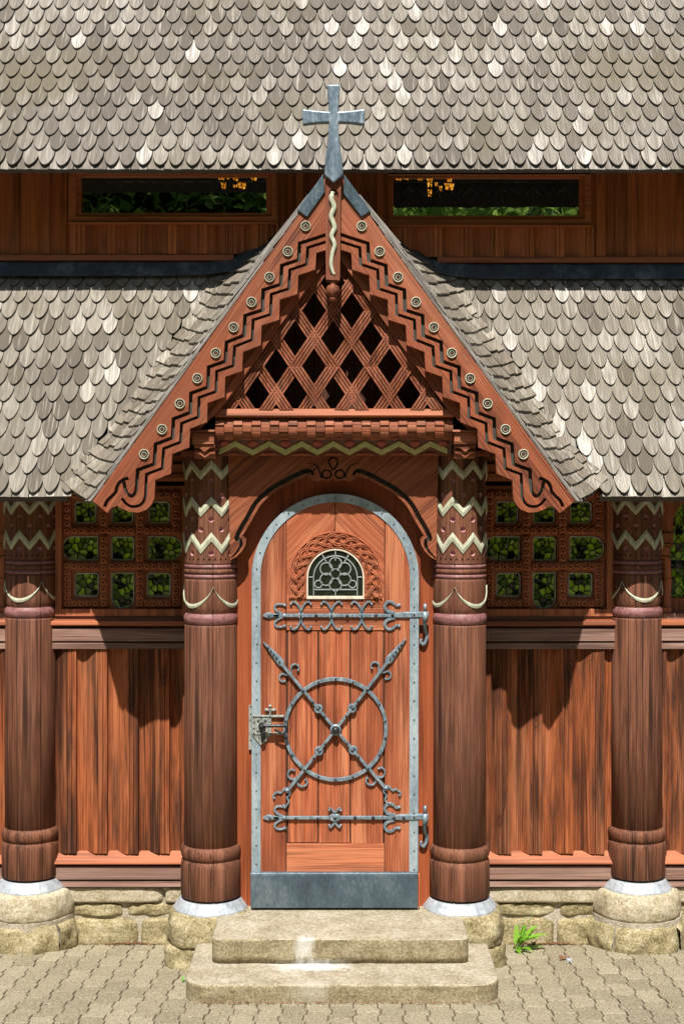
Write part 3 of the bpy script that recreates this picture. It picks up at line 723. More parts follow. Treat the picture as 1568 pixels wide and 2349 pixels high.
mb.prism_x([(p0.y, p0.z), (p1.y, p1.z), (p1.y + .1, p1.z), (p0.y + .2, p0.z)], x0, x1, .3)
PB = mb.build('painted_beam', 'maroon', CH)
def bribbon(mb, pts, w, h):
    for i in range(len(pts) - 1):
        a, b = Vector(pts[i]), Vector(pts[i + 1])
        vs = [beam(a.x, a.y - w / 2, .001), beam(b.x, b.y - w / 2, .001), beam(b.x, b.y, h), beam(a.x, a.y, h), beam(b.x, b.y + w / 2, .001), beam(a.x, a.y + w / 2, .001)]
        mb.add(vs, [(0, 1, 2, 3), (3, 2, 4, 5)], .3)
zz = [(503, 1036)]
pk = [539.5, 617, 692, 764.5, 837, 914.5, 987]; vl = [579.5, 654.5, 728, 801, 874.5, 951]
for i, p in enumerate(pk): zz.append((p, 1018)); zz.append((vl[i], 1038) if i < 6 else (1025, 1035))
mb = MB(); bribbon(mb, zz, 13, .012); mb.build('zigzag_trim', 'olive', PB)
mb = MB(); bribbon(mb, tr(zz, 0, -8.5), 2.5, .006); bribbon(mb, tr(zz, 0, 9.5), 3, .006)
for p in pk: mb.add([beam(p - 26, 1044, .004), beam(p + 26, 1044, .004), beam(p, 1033, .004)], [(0, 1, 2)])
mb.build('zigzag_edge', 'wood_x', PB)
for p in [513] + vl + [1017]:
    mb = MB(); ring = []
    for j, (rr, h) in enumerate(((1, .001), (.85, .008), (.5, .012))):
        ring += [beam(p + 12.5 * rr * math.cos(2 * PI * i / 14), 1016.5 - 7 * rr * math.sin(2 * PI * i / 14), h) for i in range(14)]
    mb.add(ring, [(j * 14 + i, j * 14 + (i + 1) % 14, j * 14 + 14 + (i + 1) % 14, j * 14 + 14 + i) for j in range(2) for i in range(14)] + [list(range(28, 42))], .5, 0, True); mb.build('red_boss', 'red', PB)
for p in pk:
    mb = MB(); vs = [beam(p - 12, 1041, .006), beam(p - 7, 1036, .012), beam(p + 7, 1036, .012), beam(p + 12, 1041, .006), beam(p, 1043, .004)]
    mb.add(vs, [(0, 1, 2, 3, 4)], .6); mb.build('red_lozenge', 'red', PB)
mb = MB(); mb.box(X(420, 0), X(1120, 0), YB + .24, .1, Z(1046, -.1), Z(1046, -.1) + .03); mb.build('porch_soffit', 'wood_x', CH)

# ------------------------------------------------------------------ pillars
def Zp(py): return ZC + (1100 - py) / 405
PRAD = .151
def make_pillar():
    mb = MB(); crack = R(27)
    angs = sorted([2 * PI * i / 64 for i in range(64)] + [crack - .02, crack - .012, crack, crack + .012, crack + .02])
    def rf(a, z): return .93 if abs(a - crack) < .013 else 1
    pr = [(.143, Zp(1293)), (.143, Zp(1329)), (.15, Zp(1331)), (.1525, Zp(1336)), (.1535, Zp(1380)), (.151, Zp(1396)), (.143, Zp(1407)), (.14, Zp(1410)),
          (.14, Zp(1436)), (.1505, Zp(1438)), (.1525, Zp(1441)), (.152, Zp(1700)), (.1535, Zp(1948)), (.15, Zp(1949)), (.162, Zp(1950.5)), (.171, Zp(1955)), (.1745, Zp(1963)), (.172, Zp(1972)), (.164, Zp(1979)),
          (.158, Zp(1981)), (.165, Zp(1983)), (.171, Zp(1988)), (.1735, Zp(1998)), (.1735, Zp(2066)), (.168, Zp(2069))]
    mb.lathe(0, 0, pr, angs=angs, rf=rf, rnd=.42)
    mb.lathe(0, 0, [(.146, Zp(1306.5)), (.153, Zp(1309)), (.1545, Zp(1312.5)), (.153, Zp(1316)), (.146, Zp(1318.5))], angs=angs, rf=rf, rnd=.42)
    # carved drum with cups and notches
    Rr = PRAD; C = 2 * PI * Rr; holes = []; gro = []; cups = []
    rows = [(1104.5, .5), (1137, 0), (1192, .5), (1214.5, 0), (1269.5, .5)]
    for py, ph in rows:
        for k in range(-4, 4):
            u = (k + ph + .0) * C / 8; v = Zp(py); cr = .0165
            if u < -C / 2 + .02 or u > C / 2 - .02: continue
            holes.append([(u + cr * math.cos(2 * PI * i / 12), v + cr * math.sin(2 * PI * i / 12)) for i in range(12)]); cups.append((u, v, cr))
    for k in range(-14, 14):
        u = (k + .5) * C / 29; gro.append([(u - .009, Zp(1287.5)), (u, Zp(1279)), (u + .009, Zp(1287.5)), (u, Zp(1285))])
    z0, z1 = Zp(1294), Zp(1020); ext = []
    nu = 40
    for i in range(1, nu):
        for z in [z0 + (z1 - z0) * j / 14 for j in range(0, 15)]: ext.append((-C / 2 + C * i / nu, z))
    ck = crack * Rr; gro.append([(ck - .0022, z0 + .001), (ck + .0022, z0 + .001), (ck + .0022, z1 - .001), (ck - .0022, z1 - .001)])
    def mp(u, v, d): a = u / Rr; rr = Rr - d; return (rr * math.sin(a), -rr * math.cos(a), v)
    relief(mb, [(-C / 2, z0), (C / 2, z0), (C / 2, z1), (-C / 2, z1)], gro, holes, 0, .009, .02, rnd=.42, mapf=mp, extra=ext, backface=False, gmat=1)
    P = mb.build('pillar', ['pillar', 'groove'], CH)
    mb = MB(); cr = .0165; ring = []
    for rr, d in ((1.02, -.0005), (.9, .008), (.6, .015), (.2, .018)):
        ring += [mp(cr * rr * math.cos(2 * PI * i / 12), cr * rr * math.sin(2 * PI * i / 12), d) for i in range(12)]
    mb.add(ring, [(j * 12 + i, j * 12 + (i + 1) % 12, j * 12 + 12 + (i + 1) % 12, j * 12 + 12 + i) for j in range(3) for i in range(12)] + [list(range(36, 48))], .5, 0, True)
    first = None
    for u, v, cr in cups:
        c = mb.build('carved_cup', 'cup', P) if first is None else first.copy()
        if first is None: first = c
        else: COL.objects.link(c); c.parent = P
        c.location = (0, 0, v); c.rotation_euler = (0, 0, u / Rr)
    mb = MB()
    for (pt, vb) in ((1055, 1101), (1139, 1186), (1221.5, 1271)):
        th = 20; zt = []; 
        for k in range(-4, 4):
            for (f, up) in ((0, 0), (.25, .5), (.5, 1), (.75, .5)):
                zt.append(((k + f) * C / 8, pt + (vb - th - pt) * (1 - up)))
        zt.append((C / 2, zt[0][1])); vs = []
        for u, py in zt:
            for f, d in ((0, .004), (.0, -.006), (.5, -.011), (1, -.006), (1, .004)): vs.append(mp(u, Zp(py + th * f), d))
        mb.add(vs, [(i * 5 + c, i * 5 + c + 1, i * 5 + 6 + c, i * 5 + 5 + c) for i in range(len(zt) - 1) for c in range(4)], .5)
    mb.build('zigzag_band', 'cream', P)
    mb = MB()
    for m0 in (27 - 206, 27 - 103, 27):
        vs = []; n = 18
        for i in range(n + 1):
            f = i / n; x = 2 * f - 1; a = R(m0 + 103 * f); dip = 1 - abs(x) ** 2.0
            py = 1347 + 45 * dip ** .75; w = 1.5 + 8.5 * dip
            for k, d in ((0, .004), (0, -.003), (.5, -.006), (1, -.003), (1, .004)):
                z = Zp(py - w / 2 + w * k); rr = .1535 - d - (.002 if py > 1385 else 0); vs.append((rr * math.sin(a), -rr * math.cos(a), z))
        mb.add(vs, [(i * 5 + c, i * 5 + c + 1, i * 5 + 6 + c, i * 5 + 5 + c) for i in range(n) for c in range(4)], .5)
    mb.build('crescent_inlay', 'cream', P)
    def ring(p0, p1, r0, r1):
        mb = MB(); mb.lathe(0, 0, [(r0, Zp(p0)), (r1 - .002, Zp(p0 + (p1 - p0) * .25)), (r1, Zp((p0 + p1) / 2)), (r1 - .002, Zp(p1 - (p1 - p0) * .25)), (r0, Zp(p1))], angs=angs, rf=rf, rnd=.3)
        mb.build('ring_moulding', 'violet', P)
    ring(1296, 1306, .146, .1545); ring(1319, 1329, .146, .1545); ring(1410.5, 1435, .145, .1565)
    mb = MB(); mb.lathe(0, 0, [(.165, ZC - 2.405), (.178, ZC - 2.409), (.213, ZC - 2.455), (.2145, ZC - 2.466), (.19, ZC - 2.466)], 22, rnd=.5, rf=lambda a, z: 1 + .012 * math.sin(a * 5 + 1), smooth=False)
    mb.build('base_flashing', 'flash', P)
    return P
PIL = make_pillar()
IY, OY = .06, .47
PIL.location = (X(484, IY), IY, 0); PIL.rotation_euler = (0, 0, R(-16.5))
copy_tree(PIL, CH, (X(1053, IY), IY, 0), R(-42))
copy_tree(PIL, CH, (X(71, OY), OY, 0), R(10))
copy_tree(PIL, CH, (X(1458, OY), OY, 0), R(32))
for o in CH.children:
    if o.name.startswith('pillar'): o['label'] = 'weathered round pillar beside the door' if o.location.y < .2 else 'weathered round pillar under the eave'

# capitals
for mir in (False, True):
    mb = MB(); cy = -.30
    def cx(p): return X(p, cy)
    L0, L1 = (1041, 1093) if mir else (440, 491)
    mb.prism_x([(cy - .012, Z(986, cy)), (cy - .016, Z(991, cy)), (.05, Z(991, cy)), (.05, Z(984, cy))], cx(L0 - 4), cx(L1 + 2), .2)
    mb.prism_x([(cy, Z(991.5, cy)), (cy + .004, Z(1019, cy)), (.05, Z(1019, cy)), (.05, Z(991.5, cy))], cx(L0), cx(L1), .25)
    c = (L0 + L1) / 2 + (0 if mir else 3); h = 24
    for (pt, dd) in ((1020, .015), (1034, .03)):
        pts = [(c - h, pt), (c + h, pt), (c + h, pt + 9)] + [(c + h * f, pt + 9 + (1 - f) ** 1.4 * 8) for f in (.7, .4, .15, 0, -.15, -.4, -.7)][0:0]
        pts = [(c - h, pt), (c + h, pt), (c + h, pt + 6), (c + h * .5, pt + 8), (c, pt + 17), (c - h * .5, pt + 8), (c - h, pt + 6)]
        mb.prism(P2(pts, cy), cy + dd, .04, .5)
    mb.prism(P2([(c - h, 1022), (c + h, 1022), (c + h, 1051), (c - h, 1051)], cy), cy + .045, .03, .8)
    mb.build('capital', 'wood_x', CH, bevel=.0025)

# arch board between the pillars
sy = -.06
def c6(x, y): return (392 + x / 2, 882 + y / 2)
edge = [(272, 806), (300, 791), (325, 765), (342, 735), (345, 714), (338, 700)]
archL = smooth([(328, 694), (333, 686), (354, 651), (377, 612), (402, 567), (428, 535), (468, 500), (510, 474), (572, 443), (631, 420)], 3)
orn = [(640, 428), (655, 440), (673, 445), (692, 440), (700, 434), (714, 444), (735, 440), (743, 428)]
halfp = edge + archL + orn
full = halfp + [(1488 - a, b) for a, b in reversed(halfp)]
outl = [c6(*p) for p in full] + [c6(1226, 320), c6(262, 320)]
gl = smooth([(276, 797), (306, 765), (321, 736), (316, 716), (301, 704), (325, 651), (349, 612), (373, 567), (397, 533), (440, 492), (475, 468), (510, 449), (572, 415), (622, 396), (645, 400), (650, 415)], 3)
gw = [LEN(x, sy) for x in ([1.5, 3, 5, 6, 6, 6] + [7] * 40)]
n = len(gl); gw = [LEN(2.5 + 8 * min(1, i / 9), sy) * (1 if i < n - 5 else .6) for i in range(n)]
g2_ = smooth([(628, 364), (652, 364), (672, 378), (684, 405), (690, 428)], 3)
def mm(pts): return [(1488 - a, b) for a, b in pts]
def G(pts, w): return strip(P2([c6(*p) for p in pts], sy), w)
grs = []
for f in (lambda p: p, mm):
    grs.append(G(f(gl), gw)); grs.append(G(f(g2_), [LEN(1.5 + 3 * i / 12, sy) for i in range(13)]))
    cc = [(714.5 + 21 * math.cos(R(a)), 411 + 19 * math.sin(R(a))) for a in range(-90, 271, 24)]
    grs.append(G(f(cc), LEN(4, sy)))
grs.append(G(smooth([(744, 392), (729, 372), (724, 352), (732, 338), (744, 334), (756, 338), (764, 352), (759, 372), (744, 392)], 3), LEN(4, sy)))
mb = MB(); relief(mb, clean(P2(outl, sy)), grs, [], sy, .036, sy + .05, .3, gmat=1)
ob = mb.build('arch_board', ['span_l', 'groove'], CH)
md = ob.modifiers.new('Bevel', 'BEVEL'); md.width = .0025; md.segments = 1; md.limit_method = 'ANGLE'; md.angle_limit = R(60)

# ------------------------------------------------------------------ door
mb = MB(); jy = .05
mb.prism(P2([(520, 1046), (1015, 1046), (1015, 2092), (520, 2092)], jy), jy, jy + .05, .3)
mb.build('door_frame', 'jamb', CH)
dcx, spr = 768.5, 1324
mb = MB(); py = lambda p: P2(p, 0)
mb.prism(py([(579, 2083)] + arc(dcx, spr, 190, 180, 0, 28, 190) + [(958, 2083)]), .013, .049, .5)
DO = mb.build('door', 'inner', CH)  # backing slab: shade of the plank gaps put into its dark colour
def arcy(x, r): return spr - math.sqrt(max(0, r * r - (x - dcx) ** 2))
def apts(x0, x1, r, n=8): return [(x0 + (x1 - x0) * i / n, arcy(x0 + (x1 - x0) * i / n, r)) for i in range(n + 1)]
R1 = 174
mb = MB()
mb.prism(py([(597, 2003), (dcx - R1, spr)] + [(dcx - R1 * math.cos(R(a)), spr - R1 * math.sin(R(a))) for a in (8, 16, 24, 32, 40)] + apts(645, 655.5, R1, 2) + [(655.5, 2003)]), 0, .013, .15)
mb.prism(py([(941, 2003), (dcx + R1, spr)] + [(dcx + R1 * math.cos(R(a)), spr - R1 * math.sin(R(a))) for a in (8, 16, 24, 32, 40)] + apts(892, 882.5, R1, 2) + [(882.5, 2003)]), 0, .013, .65)
mb.build('stile', 'door_z', DO, bevel=.0025)
mb = MB(); mb.prism(py([(657, 1386)] + apts(657, 767.8, R1) + [(767.8, 1386)]), .0005, .013, .2); mb.build('upper_panel', 'door_dl', DO, bevel=.002)
mb = MB(); mb.prism(py([(769.2, 1386)] + apts(769.2, 881, R1) + [(881, 1386)]), .0005, .013, .7); mb.build('upper_panel', 'door_dr', DO, bevel=.002)
mb = MB(); mb.prism(py([(657, 1387), (881, 1387), (881, 1446), (657, 1446)]), .001, .013, .4); mb.build('cross_rail', 'door_x', DO, bevel=.0025); mb = MB(); mb.prism(py([(657, 1936), (881, 1936), (881, 2003), (657, 2003)]), .001, .013, .9)
mb.build('cross_rail', 'door_x', DO, bevel=.0025)
for a, b, r_ in ((661, 728, .11), (731, 801.5, .37), (804.5, 878, .84)):
    mb = MB(); mb.prism(py([(a, 1449), (b, 1449), (b, 1933 + r_ * 3), (a, 1933 + r_ * 3)]), .005, .013, r_); mb.build('plank', 'door_z', DO, bevel=.002)
# iron edge strip
mb = MB(); outer = [(577, 2002), (577.5, spr)] + arc(dcx, spr, 191.5, 180, 0, 40, 191.5)[1:-1] + [(960, spr), (958, 2000)]
inner = [(598, 2002), (598, spr)] + arc(dcx, spr, 171, 180, 0, 40, 172)[1:-1] + [(939.5, spr), (937.5, 2000)]
relief(mb, py(outer + inner[::-1]), [], [], -.006, 0, .012, .5)
def rivets(mb, pts, y, r=.0055, h=.005, mat=0):
    for a, b in pts: p = W(a, b, y); mb.dome(p.x, p.z, y, r, h, 7, None, mat)
rp = [(588 + (.5 * i % 2), 1350 + i * 42.5) for i in range(7)] + [(588, 1730 + i * 42) for i in range(7)] + [(949, 1350 + i * 43) for i in range(16)]
rp += [(dcx + 181 * math.cos(R(a)), spr - 181 * math.sin(R(a))) for a in range(6, 178, 12)]
rivets(mb, rp, -.006, .0047, .005, 1)
mb.build('edge_strip', ['zinc', 'iron_dark'], DO, bevel=.0015)
# kick plate
mb = MB(); ky_ = -.032
mb.prism_x([(.012, Z(1999, 0)), (ky_ + .004, Z(2003, ky_)), (ky_, Z(2008, ky_)), (ky_, Z(2083, ky_)), (ky_ + .01, Z(2084, ky_)), (.0, Z(2084, ky_))], X(574.5, ky_), X(957.5, ky_), .5)
mb.build('kick_plate', 'zinc_dark', DO, bevel=.002)
mb = MB(); mb.prism_x([(.0, Z(2002, 0)), (-.02, Z(2006, 0)), (-.02, Z(2080, 0)), (.0, Z(2080, 0))], X(958.2, 0), X(961, 0), .5)
mb.build('bottom_edge', 'door_z', DO)
# window of the door
mb = MB(); wcx, wsp = 769, 1325
orim = [(662, 1374), (662, wsp)] + arc(wcx, wsp, 107, 180, 0, 26)[1:-1] + [(876, wsp), (876, 1374)]
irim = [(703, 1374), (703, wsp)] + arc(wcx, wsp, 66, 180, 0, 22)[1:-1] + [(835, wsp), (835, 1374)]
relief(mb, py(orim + irim[::-1]), [], [], -.005, 0, 0, .5)
for off in (104.5, 69.5):
    pth = [(wcx - off, 1372), (wcx - off, wsp)] + arc(wcx, wsp, off, 180, 0, 26)[1:-1] + [(wcx + off, wsp), (wcx + off, 1372)]
    mb.ribbon(py(pth), LEN(3.2, 0), -.005, -.013, .5, .5)
# interlace carving following the arch
Rm = 87; Ls = 47; La = PI * Rm; Lt = 2 * Ls + La
def kpos(s, o):
    if s < Ls: return (wcx - Rm + o, 1372 - s)
    if s < Ls + La: a = PI - (s - Ls) / Rm; return (wcx + (Rm - o) * math.cos(a), wsp - (Rm - o) * math.sin(a))
    return (wcx + Rm - o, wsp + (s - Ls - La))
nw = 5; lam = Lt / nw
for st in range(3):
    for e in (-2.3, 2.3):
        pts = []; ys = []
        N_ = 150
        for i in range(N_ + 1):
            s = 2 + (Lt - 4) * i / N_; ph = 2 * PI * s / lam + st * 2 * PI / 3
            pts.append(kpos(s, 11.5 * math.sin(ph) + e)); ys.append(-.004 * math.sin(2 * ph))
        mb.ribbon(py(pts), LEN(4, 0), -.003, -.015, .55, .5, ys=ys)
for i in range(11):
    p = W(*kpos(lam * (i + .25) / 2, 0), 0); mb.dome(p.x, p.z, -.004, .006, .007, 8, .5)
mb.build('carved_surround', 'door_x', DO)
mb = MB()
fo_ = [(703, 1374), (703, wsp)] + arc(wcx, wsp, 66, 180, 0, 22)[1:-1] + [(835, wsp), (835, 1374)]
fi_ = [(706.5, 1367), (706.5, wsp)] + arc(wcx, wsp, 62.5, 180, 0, 22)[1:-1] + [(831.5, wsp), (831.5, 1367)]
relief(mb, py(fo_), [], [py(fi_)], -.011, 0, 0, .5); WS = mb.build('window_frame', 'whitewood', DO, bevel=.0015)
mb = MB(); mb.prism(py(fi_), -.0025, 0, .4); mb.build('pane', 'glass_door', WS)
mb = MB()
def came(mb, pts, w=3.0, closed=False, y=-.0025): mb.ribbon(P2(pts, 0) if True else pts, LEN(w, 0), y, y - .005, .6, .5, closed=closed)
def circ(cx_, cy_, r, n=18): return [(cx_ + r * math.cos(2 * PI * i / n), cy_ + r * math.sin(2 * PI * i / n)) for i in range(n)]
fx, fy_ = 769, 1317
came(mb, circ(fx, fy_, 11), closed=True)
for k in range(6):
    a = R(90 + 60 * k); came(mb, circ(fx + 24.5 * math.cos(a), fy_ - 24.5 * math.sin(a), 14, 14), closed=True)
came(mb, [(719, 1366), (719, 1325)] + arc(wcx, 1325, 50, 180, 0, 20)[1:-1] + [(819, 1325), (819, 1366)])
came(mb, [(719, 1352.5), (819, 1352.5)])
for x in (730, 808): came(mb, circ(x, 1340, 8.5, 12), closed=True)
for a in (60, 120, 90): came(mb, [(wcx + 39 * math.cos(R(a)), 1325 - 39 * math.sin(R(a))), (wcx + 61 * math.cos(R(a)), 1325 - 61 * math.sin(R(a)))])
for x0_, x1_, y_ in ((708, 719, 1324), (819, 830, 1324)): came(mb, [(x0_, y_), (x1_, y_)])
came(mb, [(769, 1352), (769, 1366)])
mb.build('came', 'came', WS)

# iron work
def bar(mb, pts, w, y0=-.001, y1=-.012, top=.6, closed=False): mb.ribbon(P2(pts, 0), [LEN(a, 0) for a in w] if hasattr(w, '__len__') else LEN(w, 0), y0, y1, top, .5, closed=closed)
def curl(mb, pts, w0, w1, y0=-.001, y1=-.011, ball=True):
    sp = smooth(pts, 4); n = len(sp); bar(mb, sp, [w0 + (w1 - w0) * i / (n - 1) for i in range(n)], y0, y1)
    if ball: p = W(*sp[-1], 0); mb.dome(p.x, p.z, y0, LEN(w1 * .85, 0), .014, 8, .5)
def riv(mb, pts, r=3.3, y=-.012, h=.009):
    for a, b in pts: p = W(a, b, 0); mb.dome(p.x, p.z, y, LEN(r, 0), h, 8, .2, 1)
def hook(mb, y, s):
    bx = (975, y)
    mb.tube([W(974.5, y + 14, -.02), W(974.5, y - 9, -.02)], LEN(6.5, 0), 12, .5)
    mb.tube([W(974.5, y - 10, -.02), W(974.5, y - 27, -.02)], LEN(3.8, 0), 10, .5)
    sp = smooth([(974, y + 14), (974, y + 30), (978, y + 42), (977, y + 56), (971, y + 66), (964, y + 62), (966, y + 54)], 5)
    mb.tube([W(a, b, .0 + .03 * min(1, i / 8)) for i, (a, b) in enumerate(sp)], [LEN(5.2 - 2 * i / len(sp), 0) for i in range(len(sp))], 8, .5)
for (yy, top_) in ((1412, True), (1875.5, False)):
    mb = MB(); h0 = -.001
    bar(mb, [(628, yy), (885, yy), (925, yy - 1), (982, yy - 2)], [8, 9, 15, 15], h0, -.013)
    bar(mb, smooth([(603, yy), (612, yy), (620, yy), (630, yy), (640, yy)], 3), [1] + [6, 10, 13, 15, 15, 13, 11, 10, 9, 9, 9, 9][:12], h0, -.013)
    for sg in (-1, 1):
        curl(mb, [(652, yy + sg * 2), (638, yy + sg * 8), (630, yy + sg * 17), (634, yy + sg * 25), (644, yy + sg * 26), (653, yy + sg * 24)], 6, 4.5)
        curl(mb, [(905, yy + sg * 5), (888, yy + sg * 10), (882, yy + sg * 21), (889, yy + sg * 31), (900, yy + sg * 30), (908, yy + sg * 23), (915, yy + sg * 24)], 9, 5)
    p = W(652, yy, 0); mb.dome(p.x, p.z, -.002, LEN(5.5, 0), .015, 10, .5)
    if top_:
        for xc in (690, 760, 829):
            for sx in (-1, 1):
                for sg in (-1, 1):
                    curl(mb, [(xc, yy + sg * 3), (xc + sx * 2, yy + sg * 15), (xc + sx * 9, yy + sg * 27), (xc + sx * 18, yy + sg * 32), (xc + sx * 23, yy + sg * 26)], 6, 3.6)
            bar(mb, [(xc - 6, yy), (xc + 6, yy)], 13, h0, -.015)
        riv(mb, [(724.5, 1411.5), (796, 1412.5), (861, 1411), (900, 1410.5)], 4); riv(mb, [(617, 1412), (690, 1412), (760, 1412), (829, 1412), (949, 1409)], 2.3)
    else:
        xc = 768
        bar(mb, [(xc - 14, yy), (xc, yy), (xc + 14, yy)], [8, 26, 8], h0, -.015)
        for sx in (-1, 1):
            for sg in (-1, 1):
                curl(mb, [(xc, yy + sg * 8), (xc + sx * 6, yy + sg * 16), (xc + sx * 11, yy + sg * 24), (xc + sx * 7, yy + sg * 25), (xc + sx * 5, yy + sg * 20)][:4] if False else [(xc, yy + sg * 9), (xc + sx * 4, yy + sg * 16), (xc + sx * 11, yy + sg * 22), (xc + sx * 13, yy + sg * 17)], 5.5, 3.6)
        riv(mb, [(768, 1876), (814, 1875), (855, 1875), (903, 1875), (925, 1875)], 4.2); riv(mb, [(619, 1876), (678, 1876), (728, 1876), (949, 1874)], 2.4)
    hook(mb, yy, 1)
    mb.build('strap_hinge', ['iron', 'iron_dark'], DO)
mb = MB(); cc = (769.5, 1673)
bar(mb, circ(*cc, 115.5, 56), 9.5, -.001, -.011, .7, True)
riv(mb, [(cc[0] + 115.5 * math.cos(R(a)), cc[1] - 115.5 * math.sin(R(a))) for a in (30, 70, 90, 110, 150, 170, 190, 210, 250, 270, 290, 330, 350, 10)], 2.6, -.011)
mb.build('iron_ring', ['iron', 'iron_dark'], DO)
mb = MB()
for (tx, ty, bx, by_) in ((604, 1472, 662, 1814), (930, 1465, 662, 1814)):
    pass
for sx, up, lo in ((-1, (603.5, 1471), (884, 1808)), (1, (930.5, 1464), (660, 1813))):
    u_ = Vector((up[0] - cc[0], up[1] - cc[1])); un = u_.normalized(); L_ = u_.length
    at_ = lambda d, o=0: (cc[0] + un.x * d - un.y * o, cc[1] + un.y * d + un.x * o)
    bar(mb, [at_(0), at_(L_ - 68)], 7.5, -.012, -.022)
    bar(mb, [at_(L_ - 74), at_(L_ - 66), at_(L_ - 58), at_(L_ - 30), at_(L_)], [7, 17, 19, 12, 1.5], -.006, -.018)
    riv(mb, [at_(L_ - d) for d in (60, 48, 38, 28, 18)], 2.4, -.018)
    for sg in (-1, 1):
        curl(mb, [at_(L_ - 100), at_(L_ - 95, sg * 6), at_(L_ - 86, sg * 13), at_(L_ - 85, sg * 20), at_(L_ - 91, sg * 26), at_(L_ - 99, sg * 25), at_(L_ - 102, sg * 20)], 5, 3.6)
    p = at_(62); bar(mb, circ(*p, 7.8, 14), 6, -.004, -.021, .5, True); q = W(*p, 0); mb.lathe_y(q.x, q.z, [(LEN(6, 0), -.004), (LEN(6, 0), -.016)], 12, .5); riv(mb, [p], 3.6, -.016); riv(mb, [at_(40), at_(82), at_(116)], 2.4, -.022)
    l_ = Vector((lo[0] - cc[0], lo[1] - cc[1])); ln = l_.normalized(); M_ = l_.length
    bt_ = lambda d, o=0: (cc[0] + ln.x * d - ln.y * o, cc[1] + ln.y * d + ln.x * o)
    bar(mb, [bt_(0), bt_(M_)], 7.5, -.012, -.022)
    p = bt_(62); bar(mb, circ(*p, 7.8, 14), 6, -.004, -.021, .5, True); q = W(*p, 0); mb.lathe_y(q.x, q.z, [(LEN(6, 0), -.004), (LEN(6, 0), -.016)], 12, .5); riv(mb, [p], 3.6, -.016); riv(mb, [bt_(40), bt_(82), bt_(116)], 2.4, -.022)
    for sg in (-1, 1):
        curl(mb, [bt_(M_ - 36), bt_(M_ - 29, sg * 5), bt_(M_ - 25, sg * 12), bt_(M_ - 27, sg * 20), bt_(M_ - 35, sg * 25), bt_(M_ - 43, sg * 23), bt_(M_ - 45, sg * 17)], 5.5, 3.6)
        curl(mb, [bt_(M_ - 6), bt_(M_ + 2, sg * 8), bt_(M_ + 14, sg * 9), bt_(M_ + 18, sg * 17), bt_(M_ + 30, sg * 19), bt_(M_ + 33, sg * 14)], 5.5, 3.8)
    p = W(*bt_(M_), 0); mb.dome(p.x, p.z, -.01, LEN(6, 0), .014, 10, .5); riv(mb, [bt_(M_)], 2.4, -.022)
p = W(*cc, 0); mb.lathe_y(p.x, p.z, [(LEN(13, 0), -.004), (LEN(12.5, 0), -.024), (LEN(9, 0), -.026)], 18, .5)
mb.lathe_y(p.x, p.z, [(LEN(9.5 * math.cos(t), 0), -.026 - .028 * math.sin(t)) for t in (0, .3, .6, .9, 1.2, 1.45)], 16, .2, 1)
mb.build('iron_cross', ['iron', 'iron_dark'], DO)
# lock and handle
def k4(x, y): return (558.6 + x * .075, 1597.4 + y * .075)
mb = MB()
mb.prism(P2([k4(*p) for p in ((265, 570), (850, 570), (850, 1165), (660, 1400), (520, 1475), (265, 1165))], 0), -.014, -.004, .4)
for a, b in (((265, 590), (1200, 600)), ((265, 1120), (1210, 1130)), ((310, 580), (320, 1150)), ((815, 300), (815, 760)), ((690, 405), (950, 405))):
    bar(mb, [k4(*a), k4(*b)], 5, -.006, -.019)
for x, y in ((450, 710), (670, 710), (440, 1040), (690, 1040)): mb.lathe_y(W(*k4(x, y), 0).x, W(*k4(x, y), 0).z, [(LEN(3.6, 0), -.013), (LEN(3.4, 0), -.018), (LEN(2, 0), -.016)], 10, .3)
for p in ((815, 290), (690, 405), (950, 405), (1045, 600), (1190, 600), (1045, 1130), (1190, 1130)): q = W(*k4(*p), 0); mb.dome(q.x, q.z, -.006, LEN(4, 0), .014, 7, .3)
riv(mb, [k4(*p) for p in ((320, 605), (550, 620), (815, 610), (318, 770), (318, 960), (328, 1135), (830, 1130), (450, 710), (670, 710), (440, 1040), (815, 320), (480, 1220), (700, 1230))], 1.7, -.019, .005)
mb.build('lock_plate', ['lock', 'iron_dark'], DO)
mb = MB()
q = W(*k4(570, 890), 0); mb.lathe_y(q.x, q.z, [(LEN(8.5, 0), -.012), (LEN(8, 0), -.03), (LEN(5, 0), -.034), (LEN(4.5, 0), -.06), (LEN(3, 0), -.066)], 16, .5)
hp = smooth([k4(580, 890), k4(800, 905), k4(1200, 900), k4(1300, 950), k4(1310, 1050), k4(1240, 1130), k4(1130, 1110), k4(1040, 1060), k4(930, 1010)], 4)
mb.tube([W(a, b, -.055) for a, b in hp], [LEN(4.4 - 2.0 * i / len(hp), 0) for i in range(len(hp))], 8, .5)
mb.tube([W(*k4(*p), y) for p, y in (((575, 900), -.055), ((590, 1100), -.045), ((595, 1280), -.035), ((570, 1400), -.03))], [LEN(4, 0), LEN(4.4, 0), LEN(4.6, 0), LEN(2.5, 0)], 8, .5)
mb.build('handle', 'iron_dark', DO)
mb = MB(); mb.prism(P2([(571, 1617), (577, 1617), (577, 1718), (571, 1718)], .05), .03, .05, .4); riv(mb, [(574, 1622), (574, 1640), (574, 1700)], 1.6, .03, .004)
mb.build('strike_plate', ['lock', 'iron_dark'], CH)

